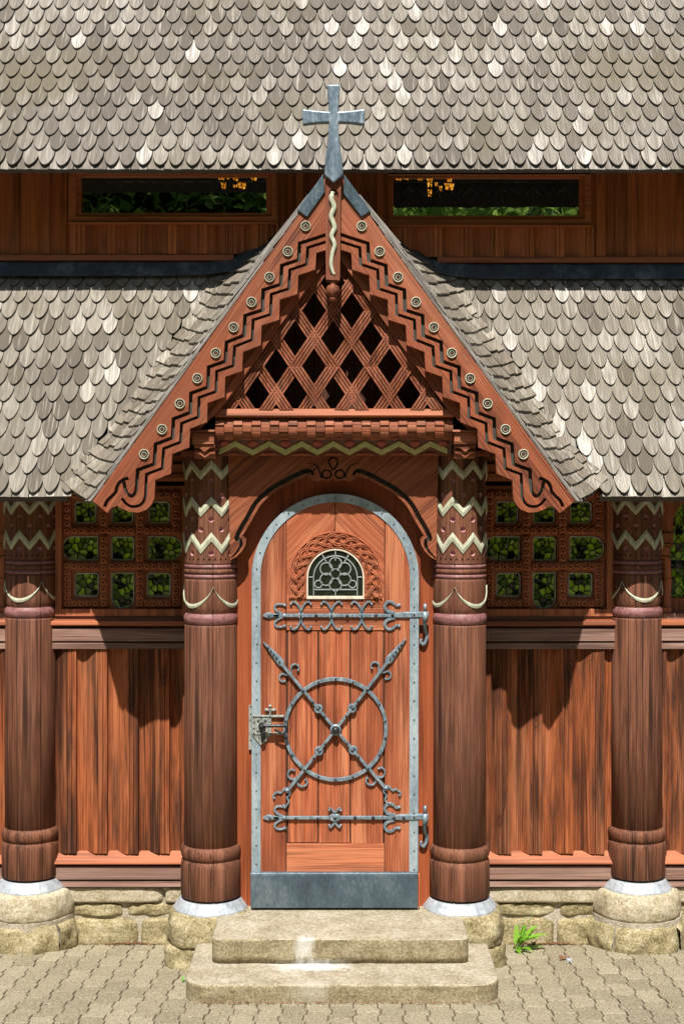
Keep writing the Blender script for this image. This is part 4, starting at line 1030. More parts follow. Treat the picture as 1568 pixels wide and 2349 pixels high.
# ------------------------------------------------------------------ ground floor walls
PERIOD = LEN(71, .45)
PROF = [(0, .009), (.06, .0045), (.13, .001), (.2, 0), (.28, .002), (.36, .007), (.46, .014), (.56, .021), (.64, .0255), (.695, .026), (.7, .018), (.715, .0245), (.84, .026), (.85, .021), (.86, .026), (.985, .027), (1, .026)]
def boards(mb, xa, xb, z0, z1, yb, period, start, prof=PROF, jit=.004):
    k0 = int((xa - start) / period) - 1; k = k0
    while start + k * period < xb:
        r1, r2 = random.random(), random.random(); bz = random.uniform(-jit, jit)
        def run(p0, p1, r_):
            pts = [(start + (k + u) * period, yb - d * 1.6) for u, d in prof if p0 - 1e-6 <= u <= p1 + 1e-6]
            pts = [(min(max(x, xa), xb), y) for x, y in pts]
            if pts[-1][0] - pts[0][0] < 1e-4: return
            n = len(pts); vs = [(x, y, z0 + bz) for x, y in pts] + [(x, y, z1) for x, y in pts] + [(x, yb + .02, z0 + bz) for x, y in pts]
            mb.add(vs, [(i, i + 1, n + i + 1, n + i) for i in range(n - 1)] + [(i, i + 1, 2 * n + i + 1, 2 * n + i) for i in range(n - 1)], r_, 0, False)
        run(0, .7, r1); run(.7, 1, r2)
        # step back to the next board
        x = start + (k + 1) * period
        if xa < x < xb: mb.add([(x, yb - .0416, z0 + bz), (x, yb - .0144, z0 + bz), (x, yb - .0144, z1), (x, yb - .0416, z1)], [(0, 1, 2, 3)], r2)
        k += 1
wy = .47; st = X(505 * .35, .45)
zt, zb = Z(1482, .45), Z(1957, .45)
bays = [(-420, 60), (90, 478), (1060, 1450), (1470, 1990)]
for a, b in bays:
    mb = MB(); boards(mb, X(a, .45), X(b, .45), zb, zt, wy, PERIOD, st); mb.build('board_wall', 'wall', CH)
    xa, xb = X(a, .53), X(b, .53)
    mb = MB()                                               # rail under the windows
    mb.prism_x([(.5, Z(1416, .5)), (.405, Z(1425, .405)), (.4, Z(1434, .4)), (.415, Z(1436, .415)), (.5, Z(1436, .42))], xa, xb, random.random(), 1)
    mb.prism_x([(.5, Z(1441, .42)), (.42, Z(1441, .42)), (.416, Z(1444, .416)), (.413, Z(1471, .413)), (.5, Z(1471, .413))], xa, xb, random.random())
    mb.prism_x([(.5, Z(1475, .42)), (.417, Z(1475, .417)), (.415, Z(1489, .415)), (.5, Z(1489, .415))], xa, xb, random.random())
    mb.box(xa, xb, .455, .64, Z(1489, .44), Z(1405, .5))
    mb.build('middle_rail', ['rail', 'paint_x'], CH, bevel=.003)
    mb = MB()                                               # weathered sill boards at the foot
    mb.prism_x([(.465, Z(1951, .46)), (.4, Z(1979, .4)), (.397, Z(1983, .397)), (.41, Z(1984, .4)), (.5, Z(1984, .4))], xa, xb, random.random(), 1)
    mb.prism_x([(.5, Z(1987, .42)), (.42, Z(1987, .42)), (.415, Z(1990, .415)), (.415, Z(2018, .415)), (.5, Z(2018, .415))], xa, xb, random.random())
    mb.prism_x([(.5, Z(2021, .425)), (.425, Z(2021, .425)), (.42, Z(2035, .42)), (.5, Z(2035, .42))], xa, xb, random.random())
    mb.box(xa, xb, .475, .64, Z(2040, .46), Z(1962, .46))
    mb.build('sill_boards', ['rail', 'paint_x'], CH, bevel=.003)
    mb = MB()                                               # header above the windows
    hy = .48
    mb.box(xa, xb, hy, .62, Z(1060, hy), LZ + .35); mb.box(xa, xb, hy - .03, hy - .001, Z(1104, hy), Z(1064, hy)); mb.box(xa, xb, hy - .045, hy - .031, Z(1098, hy), Z(1086, hy))
    mb.build('header_board', 'upper_x', CH, bevel=.003)
mb = MB()
for xx in (X(470, .06), X(1064, .06)): mb.box(xx - .025, xx + .025, .09, .6, .15, ZC + .3)
mb.build('side_wall', 'wall', CH)

# leaded lattice windows
def cw1(x, y): return (x * .35, 1107.4 + y * .35)
def lattice_window():
    fy_ = .44; by0, gly = .473, .517
    mb = MB()
    for (a, b, c, d) in ((362, 405, 20, 875), (405, 1260, 828, 875), (1195, 1260, 20, 828)): mb.prism(P2([cw1(a, c), cw1(b, c), cw1(b, d), cw1(a, d)], fy_), fy_, .55, random.random())
    # backing frame with openings
    panes = [('s', 496, 632, 125, 262), ('s', 738, 872, 125, 262), ('s', 980, 1112, 125, 262),
             ('l', 412, 645, 352, 505), ('s', 735, 880, 355, 505), ('r', 975, 1196, 352, 505),
             ('s', 496, 648, 592, 742), ('d', 735, 880, 590, 822), ('s', 968, 1118, 592, 742)]
    def shape(p, g=0):
        t, a, b, c, d = p; a, b, c, d = a - g, b + g, c - g, d + g
        if t == 's':
            r_ = 12; return [(a + r_, c), (b - r_, c), (b, c + r_), (b, d - r_), (b - r_, d), (a + r_, d), (a, d - r_), (a, c + r_)]
        if t == 'l': r_ = (d - c) / 2; return [(b, d), (b, c)] [::-1] + [] + [(b, d)][0:0] + [(a + r_ + r_ * math.cos(R(t_)), (c + d) / 2 + r_ * math.sin(R(t_))) for t_ in range(90, 271, 15)] if False else [(b, c), (b, d)] + [(a + r_ + r_ * math.cos(R(t_)), (c + d) / 2 + r_ * math.sin(R(t_))) for t_ in range(90, 271, 15)]
        if t == 'r': r_ = (d - c) / 2; return [(a, d), (a, c)] + [(b - r_ + r_ * math.cos(R(t_)), (c + d) / 2 + r_ * math.sin(R(t_))) for t_ in range(-90, 91, 15)]
        r_ = (b - a) / 2; return [(b, c), (a, c)][::-1] + [((a + b) / 2 + r_ * math.cos(R(t_)), d - r_ + r_ * math.sin(R(t_))) for t_ in range(0, 181, 15)]
    bo = [cw1(400, 20), cw1(1205, 20), cw1(1205, 850), cw1(400, 850)]
    relief(mb, P2(bo, by0 + .02), [], [P2([cw1(*q) for q in shape(p, 7)], by0 + .02) for p in panes], by0 + .022, 0, by0 + .06, .4)
    barsl = [(415, 467, 55, 338), (415, 467, 522, 815), (467, 885, 288, 338), (945, 1128, 288, 338), (467, 652, 522, 572), (712, 1128, 522, 572), (655, 707, 55, 286), (655, 707, 345, 815),
             (892, 943, 55, 518), (892, 943, 576, 815), (1128, 1182, 55, 338), (1128, 1182, 522, 815), (467, 652, 765, 815), (946, 1126, 765, 815), (467, 650, 55, 105), (710, 890, 55, 105), (946, 1126, 55, 105)]
    for a, b, c, d in barsl: 
        mb.prism(P2([cw1(a, c), cw1(b, c), cw1(b, d), cw1(a, d)], by0), by0, by0 + .021, random.random())
    Wn = mb.build('lattice_window', 'frame_z', CH, bevel=.0025)
    mb = MB(); u = LEN(.35, by0)
    for a, b, c, d in barsl:
        n = max(1, round(max(b - a, d - c) / 45)); 
        for i in range(n):
            f = (i + .5) / n
            x, y = ((a + b) / 2, c + (d - c) * f) if d - c > b - a else (a + (b - a) * f, (c + d) / 2)
            p = W(*cw1(x, y), by0)
            mb.lathe_y(p.x, p.z, [(22 * u, by0), (21 * u, by0 - .006), (15 * u, by0 - .0135), (8 * u, by0 - .0135), (6.5 * u, by0 - .004)], 12, .5)
            mb.lathe_y(p.x, p.z, [(6.6 * u, by0 - .0045), (6.5 * u, by0 - .005)], 8, .5, 1)
    mb.build('bead_carving', ['frame_z', 'maroon'], Wn)
    random.seed(11)
    for p in panes:
        sh = shape(p); t, a, b, c, d = p
        mb = MB(); mb.ribbon(P2([cw1(*q) for q in sh], gly), LEN(4.5, gly), gly - .002, gly - .014, .4, .5, closed=True); RIM = mb.build('pane_rim', 'putty', Wn)
        mb = MB(); mc = MB(); yc = gly - .004
        o = sh; ar = sum(o[k][0] * o[(k + 1) % len(o)][1] - o[(k + 1) % len(o)][0] * o[k][1] for k in range(len(o))); o = o if ar > 0 else o[::-1]
        ns_ = max(9, int((b - a) * (d - c) / 1500)); sd_ = [(random.uniform(a, b), random.uniform(c, d)) for _ in range(ns_)]
        for _ in range(2):                                   # even the pieces out a little
            acc = [[0, 0, 0] for _ in sd_]
            for _ in range(500):
                q = (random.uniform(a, b), random.uniform(c, d)); k = min(range(ns_), key=lambda k: (sd_[k][0] - q[0]) ** 2 + (sd_[k][1] - q[1]) ** 2)
                acc[k][0] += q[0]; acc[k][1] += q[1]; acc[k][2] += 1
            sd_ = [(t_[0] / t_[2], t_[1] / t_[2]) if t_[2] else sd_[k] for k, t_ in enumerate(acc)]
        for k, p0 in enumerate(sd_):                          # glass pieces, each seated at its own slight tilt
            cell = [(q[0], q[1], 0) for q in o]
            for j, p1 in enumerate(sd_):
                if j == k: continue
                mx_, my_ = (p0[0] + p1[0]) / 2, (p0[1] + p1[1]) / 2; dx_, dy_ = p1[0] - p0[0], p1[1] - p0[1]
                cell = clip_half(cell, (mx_, my_), (mx_ - dy_, my_ + dx_))
                if len(cell) < 3: break
            if len(cell) < 3: continue
            tx, tz = random.gauss(0, .03), random.gauss(0, .03)
            P = [W(*cw1(q[0], q[1]), gly) for q in cell]; ce = sum(P, Vector()) / len(P)
            vs = [(v.x, v.y + (v.x - ce.x) * tx + (v.z - ce.z) * tz, v.z) for v in P]
            mb.add(vs, [list(range(len(vs)))], None, random.choices((0, 1, 2), (3, 6, 2))[0])
            pl2 = clean([(v.x, v.z) for v in P])
            if len(pl2) > 2: mc.ribbon(pl2, LEN(1.8, yc), yc, yc - .005, .6, .5, closed=True)
        mb.build('pane', ['glass_green', 'glass_lime', 'glass_deep'], RIM)
        mb = mc
        for k in range(1):
            x, y = random.uniform(a + 30, b - 30), random.uniform(c + 25, d - 25)
            mb.ribbon(P2([cw1(*q) for q in circ(x, y, random.uniform(16, 24), 12)], yc), LEN(1.5, yc), yc - .001, yc - .006, .6, .5, closed=True)
        mb.build('came', 'came_dark', RIM)
    return Wn
LW = lattice_window()
copy_tree(LW, CH, (968.7 * (D + .473) / (S * D), 0, 0))
random.seed(21)
# arched windows beyond the outer pillars
for mir in (False, True):
    def e1(x, y): return ((1480 + x / 5.733) * .98, (1150 + y / 5.73) * .98)
    off = 8 if mir else 0
    mb = MB(); ay = .5
    pts = [(380, 60), (1300, 60), (1300, 300)] + [(920 + 380 * math.cos(R(a)), 420 - 330 * math.sin(R(a))) for a in range(20, 181, 10)] + [(530, 560), (380, 560)]
    mb.prism(P2([e1(*p) for p in pts], ay), ay, .58, .5)
    for a, b, c, d, yy in ((385, 540, 560, 700, .485), (385, 535, 705, 735, .475), (385, 500, 740, 860, .495), (385, 480, 870, 900, .49), (385, 522, 1560, 1710, .47), (385, 480, 1710, 1760, .5)):
        mb.prism(P2([e1(a, c), e1(b, c), e1(b, d), e1(a, d)], yy), yy, .58, random.random())
    c = W(*e1(445, 900), .52); zz_ = lambda p: Z(e1(0, p)[1], .52)
    mb.lathe(c.x, c.y, [(.03, zz_(895)), (.026, zz_(910)), (.033, zz_(1150)), (.03, zz_(1160)), (.038, zz_(1170)), (.038, zz_(1205)), (.033, zz_(1215)), (.028, zz_(1500)), (.034, zz_(1520)), (.034, zz_(1555))], 16, .5)
    mb.prism_x([(.6, Z(1412, .52)), (.52, Z(1412, .52)), (.52, Z(1372, .52)), (.6, Z(1368, .56))], X(e1(480, 0)[0], .52), X(e1(1400, 0)[0], .52), .5)
    AW = mb.build('arched_window', 'frame_z', CH, mirror=mir, bevel=.002)
    mb = MB(); gy_ = .575
    for i in range(9):
        for j in range(12):
            a, b = 470 + i * 100, 120 + j * 115; pts = [(a, b), (a + 98, b), (a + 98, b + 113), (a, b + 113)]
            P = [W(*e1(*p), gy_ + random.uniform(-.003, .003)) for p in pts]; mb.add(P, [(0, 1, 2, 3)], None, random.choice((0, 1, 1, 2)))
    mb.build('pane', ['glass_green', 'glass_lime', 'glass_deep'], AW, mirror=mir)
    mb = MB()
    for i in range(-8, 14):
        for s_ in (-1, 1):
            a = P2([e1(480 + i * 130, 150), e1(480 + i * 130 + s_ * 1100, 1480)], gy_)
            tri_ = clip_half([(a[0][0], a[0][1], 0), (a[1][0], a[1][1], 0), (a[1][0] + .003, a[1][1], 0), (a[0][0] + .003, a[0][1], 0)], (X(e1(480, 0)[0], gy_), 0), (X(e1(480, 0)[0], gy_), -1)) if False else None
            mb.ribbon([(max(q[0], X(e1(480, 0)[0], gy_)), q[1]) for q in [tuple(Vector(a[0]).lerp(Vector(a[1]), f / 12)) for f in range(13)]], .005, gy_ - .005, gy_ - .01, .6, .5)
    mb.build('came', 'came_dark', AW, mirror=mir)

# ------------------------------------------------------------------ upper wall
uy = .88; UP = LEN(69.3, uy)
def reg(a, b, c, d, start, prof=PROF, per=UP):
    mb = MB(); boards(mb, X(a, uy), X(b, uy), Z(d, uy - .02), Z(c, uy - .02), uy, per, X(start, uy), prof, 0); mb.build('upper_wall', 'upper', CH)
FLAT = [(0, .006), (.12, .002), (.3, 0), (.5, .002), (.69, .006), (.695, .02), (.7, .02), (.8, .02), (.985, .02), (1, .02)]
reg(-420, 157, 350, 583, -21, FLAT, LEN(70, uy)); reg(1354, 1990, 350, 590, 1386, FLAT, LEN(70, uy))
reg(634, 894, 350, 600, 640, FLAT, LEN(56, uy)); reg(153, 640, 514, 583, 199); reg(886, 1358, 522, 590, 944)
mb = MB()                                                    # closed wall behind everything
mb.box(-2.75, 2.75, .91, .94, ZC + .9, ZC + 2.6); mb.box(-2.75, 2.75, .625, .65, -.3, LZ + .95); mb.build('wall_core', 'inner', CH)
def clear_window(fx0, fx1, fy0, fy1, gx0, gx1, gy0, gy1, amb, tracery, tl=.0195):
    yf = .825; mb = MB()
    relief(mb, P2([(fx0, fy0), (fx1, fy0), (fx1, fy1), (fx0, fy1)], yf), [], [P2([(gx0 - 12, gy0 - 7), (gx1 + 12, gy0 - 7), (gx1 + 12, gy1 + 8), (gx0 - 12, gy1 + 8)], yf)], yf, 0, .89, .5)
    y2 = .85
    relief(mb, P2([(gx0 - 14, gy0 - 9), (gx1 + 14, gy0 - 9), (gx1 + 14, gy1 + 10), (gx0 - 14, gy1 + 10)], y2), [], [P2([(gx0, gy0), (gx1, gy0), (gx1, gy1), (gx0, gy1)], y2)], y2, 0, .895, .2)
    mb.prism_x([(yf + .02, Z(fy1, yf)), (yf - .02, Z(fy1 + 2, yf)), (yf - .02, Z(fy1 + 6, yf)), (.88, Z(fy1 + 6, yf))], X(fx0, yf), X(fx1, yf), .6)
    Wn = mb.build('clerestory_window', 'upper_x', CH, bevel=.003)
    mb = MB(); yg = .88; p_ = P2([(gx0 - 2, gy0 - 2), (gx1 + 2, gy0 - 2), (gx1 + 2, gy1 + 2), (gx0 - 2, gy1 + 2)], yg); mb.add([(p_[0][0], yg - .001, p_[0][1]), (p_[1][0], yg - .001, p_[1][1]), (p_[2][0], yg + tl, p_[2][1]), (p_[3][0], yg + tl, p_[3][1])], [(0, 1, 2, 3)], .5); mb.build('pane', 'glass', Wn)
    mb = MB()
    amb = [(a + (b - a) * f0, a + (b - a) * f1, c + (d - c) * g0, c + (d - c) * g1) for a, b, c, d in amb for f0, f1, g0, g1 in ((0, .4, 0, .42), (.48, .95, .05, .55), (.1, .5, .5, .95), (.58, .9, .62, 1))]
    for a, b, c, d in amb:
        mb.prism(P2([(a, c), (b, c + random.uniform(-1, 1)), (b - random.uniform(0, 2), d), (a + random.uniform(0, 2), d - random.uniform(-1, 1.5))], yg), yg - .002, yg - .0005)
    mb.build('amber_glass', 'amber', Wn)
    mb = MB()
    n = int((gx1 - gx0) / 35)
    for i in range(1, n):
        x = gx0 + (gx1 - gx0) * i / n
        if tracery:
            if i % 2: mb.ribbon(P2([(x, gy0 + 18), (x, gy1 - 4)], yg), LEN(1.2, yg), yg - .0004, yg - .003, .6, .5)
            mb.ribbon(P2([(x - 17, gy0 + 24 + 16 * (i % 2)), (x, gy0 + 40 - 16 * (i % 2)), (x + 17, gy0 + 24 + 16 * (i % 2))], yg), LEN(1.6, yg), yg - .0004, yg - .003, .6, .5)
        else: mb.ribbon(P2(arc(x, gy0 + 22, 16, 180, 0, 8, 10), yg), LEN(1.2, yg), yg - .0004, yg - .003, .6, .5)
    mb.ribbon(P2([(gx0, gy0 + 10), (gx1, gy0 + 10)], yg), LEN(1.5, yg), yg - .0004, yg - .003, .6, .5)
    mb.build('came', 'came_dark', Wn)
clear_window(157, 634, 396, 508, 186, 611, 406, 488, [(500, 516, 406, 413), (520, 527, 406, 412), (533, 547, 405, 415), (575, 590, 406, 415), (506, 520, 419, 425), (508, 518, 426, 433), (546, 565, 419, 433), (534, 546, 424, 430)], False)
clear_window(889, 1355, 399, 514, 902, 1328, 408, 494, [(906, 922, 408, 414), (926, 937, 409, 413), (955, 970, 408, 414), (978, 992, 407, 430), (1024, 1037, 408, 417), (1018, 1042, 420, 436), (980, 990, 434, 458), (996, 1004, 418, 428), (1006, 1014, 426, 440)], True, -.003)
# ledge boards and lead flashing above the lower roof
mb = MB()
for a, b, p in ((-420, 536, 583), (1002, 1990, 588)):
    mb.prism_x([(.9, Z(p - 2, .84)), (.835, Z(p + 1, .835)), (.83, Z(p + 14, .83)), (.88, Z(p + 15, .84))], X(a, .84), X(b, .84))
mb.build('ledge_board', 'paint_x', CH, bevel=.003)
for pts in ([(-420, 604, 633), (380, 603, 632), (470, 603, 630), (530, 596, 622), (575, 578, 604), (610, 560, 586), (640, 540, 566), (668, 520, 545)],
            [(868, 520, 545), (895, 540, 568), (925, 562, 588), (950, 580, 606), (985, 597, 622), (1030, 606, 632), (1100, 609, 639), (1990, 609, 640)]):
    mb = MB(); vs = []; n = len(pts)
    for i, (a, b, c) in enumerate(pts):
        vs += [W(a, b - 12, .9), W(a, b, .83), W(a, c, .765), W(a, c + 1, .79)]
    mb.add(vs, [(i * 4 + k, i * 4 + k + 1, i * 4 + 5 + k, i * 4 + 4 + k) for i in range(n - 1) for k in range(3)], .5, 0, False)
    mb.build('lead_flashing', 'lead', CH)

# ------------------------------------------------------------------ stone base
def GZ(y): return -.1 * (y + .85) if y > -9 else .815
def rock(mb, x0, x1, y0, y1, z0, z1, amp=.012, rnd=None, n=9, rd=.25, seed=None, mat=0):
    seed = random.uniform(0, 100) if seed is None else seed; rnd = random.random() if rnd is None else rnd
    c = Vector(((x0 + x1) / 2, (y0 + y1) / 2, (z0 + z1) / 2)); h = Vector(((x1 - x0) / 2, (y1 - y0) / 2, (z1 - z0) / 2))
    vs = []; fs = []
    for axn in range(3):
        for sg in (-1, 1):
            o = len(vs)
            for i in range(n + 1):
                for j in range(n + 1):
                    a, b = 2 * i / n - 1, 2 * j / n - 1; q = [0, 0, 0]; q[axn] = sg; q[(axn + 1) % 3] = a; q[(axn + 2) % 3] = b
                    q = Vector(q); qn = Vector([math.copysign(abs(t) , t) for t in q]); l8 = (abs(q.x) ** 8 + abs(q.y) ** 8 + abs(q.z) ** 8) ** .125
                    s = q / l8; p = q.lerp(s * 1.0, 1) if rd > 0 else q
                    pos = c + Vector((p.x * h.x, p.y * h.y, p.z * h.z))
                    nz = noise.fractal(pos * 9 + Vector((seed, seed, 0)), .8, 2.1, 5) + .6 * noise.noise(pos * 34 + Vector((seed, 0, 0)))
                    pos = pos + Vector((q.x * (.3 if abs(q.x) > .9 else 0), q.y, q.z * .35)).normalized() * nz * amp
                    vs.append(pos)
            for i in range(n):
                for j in range(n): fs.append((o + i * (n + 1) + j, o + (i + 1) * (n + 1) + j, o + (i + 1) * (n + 1) + j + 1, o + i * (n + 1) + j + 1))
    mb.add(vs, fs, rnd, mat, True)
def drum(mb, cx, cy, z0, z1, r0, r1, amp, a0=-110, a1=110, n=44, m=12, bulge=.02, top=True, rnd=None, mat=0, sq=0):
    seed = random.uniform(0, 90); vs = []
    for j in range(m + 1):
        f = j / m; z = z0 + (z1 - z0) * f; r = r0 + (r1 - r0) * f + bulge * math.sin(PI * f) - (.014 * max(0, (abs(f - .5) - .38) / .12) ** 2)
        for i in range(n + 1):
            a = R(a0 + (a1 - a0) * i / n); p = Vector((cx + r * math.sin(a), cy - r * math.cos(a), z))
            nz = noise.fractal(p * 9 + Vector((seed, 0, seed)), .8, 2.1, 5) + .6 * noise.noise(p * 32 + Vector((0, seed, 0)))
            r *= (1 + sq * (min(1.3, (abs(math.cos(a)) ** 5 + abs(math.sin(a)) ** 5) ** -.2) - 1)) if i < n + 1 else 1; rr = r + nz * amp; r /= (1 + sq * (min(1.3, (abs(math.cos(a)) ** 5 + abs(math.sin(a)) ** 5) ** -.2) - 1)); vs.append((cx + rr * math.sin(a), cy - rr * math.cos(a), z + nz * amp * .3))
    fs = [(j * (n + 1) + i, j * (n + 1) + i + 1, (j + 1) * (n + 1) + i + 1, (j + 1) * (n + 1) + i) for j in range(m) for i in range(n)]
    o = len(vs); vs.append((cx, cy, z1)); top_ = m * (n + 1)
    fs += [(top_ + i, top_ + i + 1, o) for i in range(n)]
    mb.add(vs, fs, rnd, mat, True)
plz = ZC - 2.462
for (px_, yy, inner_) in ((484, IY, 1), (1053, IY, 1), (71, OY, 0), (1458, OY, 0)):
    cx_ = X(px_, yy); gz = GZ(yy - .3)
    mb = MB()
    if inner_:
        drum(mb, cx_, yy, gz + .1, plz - .002, .246, .23, .013, bulge=.012, rnd=random.random(), sq=.45)
        drum(mb, cx_, yy, gz - .05, gz + .105, .262, .25, .013, bulge=.004, rnd=random.random(), sq=.45)
        mb.box(cx_ - .2, cx_ + .2, yy - .15, yy + .3, gz, plz - .02, .3, 1)
    else:
        m1, m2 = plz - .16, plz - .175
        drum(mb, cx_, yy, m1, plz - .002, .262, .24, .008, bulge=.014, rnd=random.random(), mat=2)
        a_ = -100
        for w_ in (62, 84, 64):
            drum(mb, cx_, yy, gz - .05, m2, .288, .272, .016, a_ + 1.5, a_ + w_ - 1.5, 22, 10, .02, rnd=random.random()); a_ += w_
        mb.lathe(cx_, yy, [(.27, gz - .03), (.268, m1 + .006)], 40, .4, 1)
    mb.build('stone_plinth', ['rock', 'mortar', 'rock_top'], CH)
for a, b in ((-420, 60), (110, 455), (1085, 1420), (1500, 1990)):
    mb = MB(); xa, xb = X(a, .5), X(b, .5); gz = GZ(.5)
    mb.box(xa, xb, .468, .75, gz - .1, plz - .01, .3, 1)
    x = xa
    while x < xb - .05:                                     # dressed top course
        w_ = min(random.uniform(.7, 1.0), xb - x); rock(mb, x + .003, x + w_ - .003, .437, .7, plz - .105, plz + .0, .004, None, 14, .2, None, 2); x += w_
    x = xa
    while x < xb - .04:
        w_ = min(random.uniform(.4, .6), xb - x); w_ = xb - x if xb - x - w_ < .08 else w_
        rock(mb, x + .006, x + w_ - .006, .455, .66, plz - .185, plz - .108, .014, None, 12); x += w_
    x = xa - random.uniform(0, .15)
    while x < xb - .04:
        w_ = min(random.uniform(.5, .8), xb - x); w_ = xb - x if xb - x - w_ < .08 else w_
        rock(mb, x + .008, x + w_ - .008, .43, .66, gz - .06, plz - .2, .012, None, 12); x += w_
    mb.build('foundation', ['rock', 'mortar', 'rock_top'], CH)

# steps: two loose stone slabs
def slab(name, x0, x1, y0, y1, z0, z1, rad, label, er=.007):
    pl = []
    for cx_, cy_, s0 in ((x0 + rad, y0 + rad, 180), (x1 - rad, y0 + rad, 270)):
        pl += [(cx_ + rad * math.cos(R(s0 + 90 * i / 8)), cy_ + rad * math.sin(R(s0 + 90 * i / 8))) for i in range(9)]
    # denser front edge
    fr = []
    for i in range(len(pl)):
        fr.append(pl[i])
        if i == 8:
            for k in range(1, 40): fr.append((pl[8][0] + (pl[9][0] - pl[8][0]) * k / 40, y0))
    pl = [(x0, y1)] + fr + [(x1, y1)]
    mb = MB(); cxy = ((x0 + x1) / 2, (y0 + y1) / 2); n = len(pl); vs = []
    lv = [(z0, 0), (z0 + (z1 - z0) * .3, 0), (z0 + (z1 - z0) * .6, 0), (z1 - er - .004, 0), (z1 - er, 0), (z1 - er * .35, er * .3), (z1, er), (z1, er + .004), (z1, .1), (z1 - .001, .2)]
    for z, ins in lv:
        for x, y in pl:
            dx, dy = x - cxy[0], y - cxy[1]
            sx = max(0, 1 - ins / ((x1 - x0) / 2)); sy_ = max(0, 1 - ins / ((y1 - y0) / 2))
            p = Vector((cxy[0] + dx * sx, cxy[1] + dy * sy_, z))
            nz = noise.fractal(p * 7, .8, 2.1, 4); nz2 = noise.noise(p * 30)
            a = .006 if ins == 0 else .003
            p += Vector((0, -1, 0)) * (nz * a + nz2 * .003) if ins == 0 else Vector((0, 0, nz * a + nz2 * .0015))
            vs.append(p)
    fs = [(j * n + i, j * n + (i + 1) % n, (j + 1) * n + (i + 1) % n, (j + 1) * n + i) for j in range(len(lv) - 1) for i in range(n)]
    fs += [list(range((len(lv) - 1) * n, len(lv) * n)), list(range(n))]
    mb.add(vs, fs, .4, 0, False)
    for q in range(len(fs)):
        if q >= 5 * n and q < len(fs) - 1: mb.m[q] = 1
    o = mb.build(name, ['step', 'tread']); thing(name, label, 'step', obj=o)
    for p in o.data.polygons: p.use_smooth = len(p.vertices) == 4
    md = o.modifiers.new('Edge', 'EDGE_SPLIT') if False else None
    return o
zs1 = .22; zs2 = .22 - .1285
slab('stone_step', X(485, -.531), X(1075, -.531), -.531, .1, zs2 + .003, zs1, .045, 'upper sandstone step directly under the door with a white stain on its edge')
slab('stone_step', X(420, -.8525), X(1148, -.8525), -.8525, -.2, -.14, zs2, .13, 'lower and wider sandstone step with rounded corners resting on the paving', .009)

# ------------------------------------------------------------------ paving and ground
mb = MB(); pw, pl_ = .1225, .225
def jo(y):
    f = (y / pl_) % 1; 
    for (a, b, c, d) in ((0, .2, 0, 0), (.2, .32, 0, 1), (.32, .7, 1, 1), (.7, .82, 1, 0), (.82, 1.001, 0, 0)):
        if a <= f <= b: return .015 * (c + (d - c) * (f - a) / (b - a))
    return 0
ROT = R(-1.2)
def pv(x, y): return (x * math.cos(ROT) - y * math.sin(ROT), x * math.sin(ROT) + y * math.cos(ROT))
fr_ = (0, .1, .2, .26, .32, .5, .7, .76, .82, .91, 1)
for c in range(-26, 27):
    for r_ in range(-16, 4):
        y0 = r_ * pl_ + (.5 * pl_ if c % 2 else 0); x0 = c * pw; g = .0022 + random.uniform(0, .0018); dz = random.uniform(-.002, .0025); tl = random.uniform(-.012, .012); tm = random.uniform(-.012, .012)
        left = []; right = []
        ys = [y0 + f * pl_ for f in fr_]
        ys += [k * pl_ / 1.0 + q * pl_ for k in range(r_, r_ + 2) for q in (.2, .32, .7, .82)]
        ys = sorted(set(round(y, 5) for y in ys if y0 <= y <= y0 + pl_))
        ys[0] += g; ys[-1] -= g
        pts = [(x0 + jo(y) + g, y) for y in ys] + [(x0 + pw + jo(y) - g, y) for y in reversed(ys)]
        top = []; bot = []; ch = []
        cx_, cy_ = x0 + pw / 2, y0 + pl_ / 2
        for x, y in pts:
            X_, Y_ = pv(x, y); z = GZ(Y_) + dz + (x - cx_) * tl + (y - cy_) * tm
            Xi, Yi = pv(cx_ + (x - cx_) * .95, cy_ + (y - cy_) * .975); top.append((Xi, Yi, z)); ch.append((X_, Y_, z - .0035)); bot.append((X_, Y_, z - .03))
        n = len(pts)
        mb.add(top + ch + bot, [list(range(n))] + [(k * n + i, k * n + (i + 1) % n, k * n + n + (i + 1) % n, k * n + n + i) for k in range(2) for i in range(n)])
pav = mb.build('paving', 'paver'); pav['kind'] = 'structure'
mb = MB(); g = []
ysl = [-9.0, -5, -3, -1, 1.2]
for y in ysl: g += [(-9, y, GZ(y) - .009), (9, y, GZ(y) - .009)]
mb.add(g, [(2 * i, 2 * i + 1, 2 * i + 3, 2 * i + 2) for i in range(len(ysl) - 1)], .5); gr = mb.build('ground', 'joint'); gr['kind'] = 'structure'
mb = MB()
mb.add([(-9, -9, .806), (9, -9, .806), (9, 1.2, GZ(1.2) - .009), (-9, 1.2, GZ(1.2) - .009), (-120, -120, .9), (120, -120, .9), (120, 60, .5), (-120, 60, .5)], [(0, 1, 5, 4), (1, 2, 6, 5), (2, 3, 7, 6), (3, 0, 4, 7)], .5)
lw = mb.build('lawn', 'grass'); lw['kind'] = 'structure'

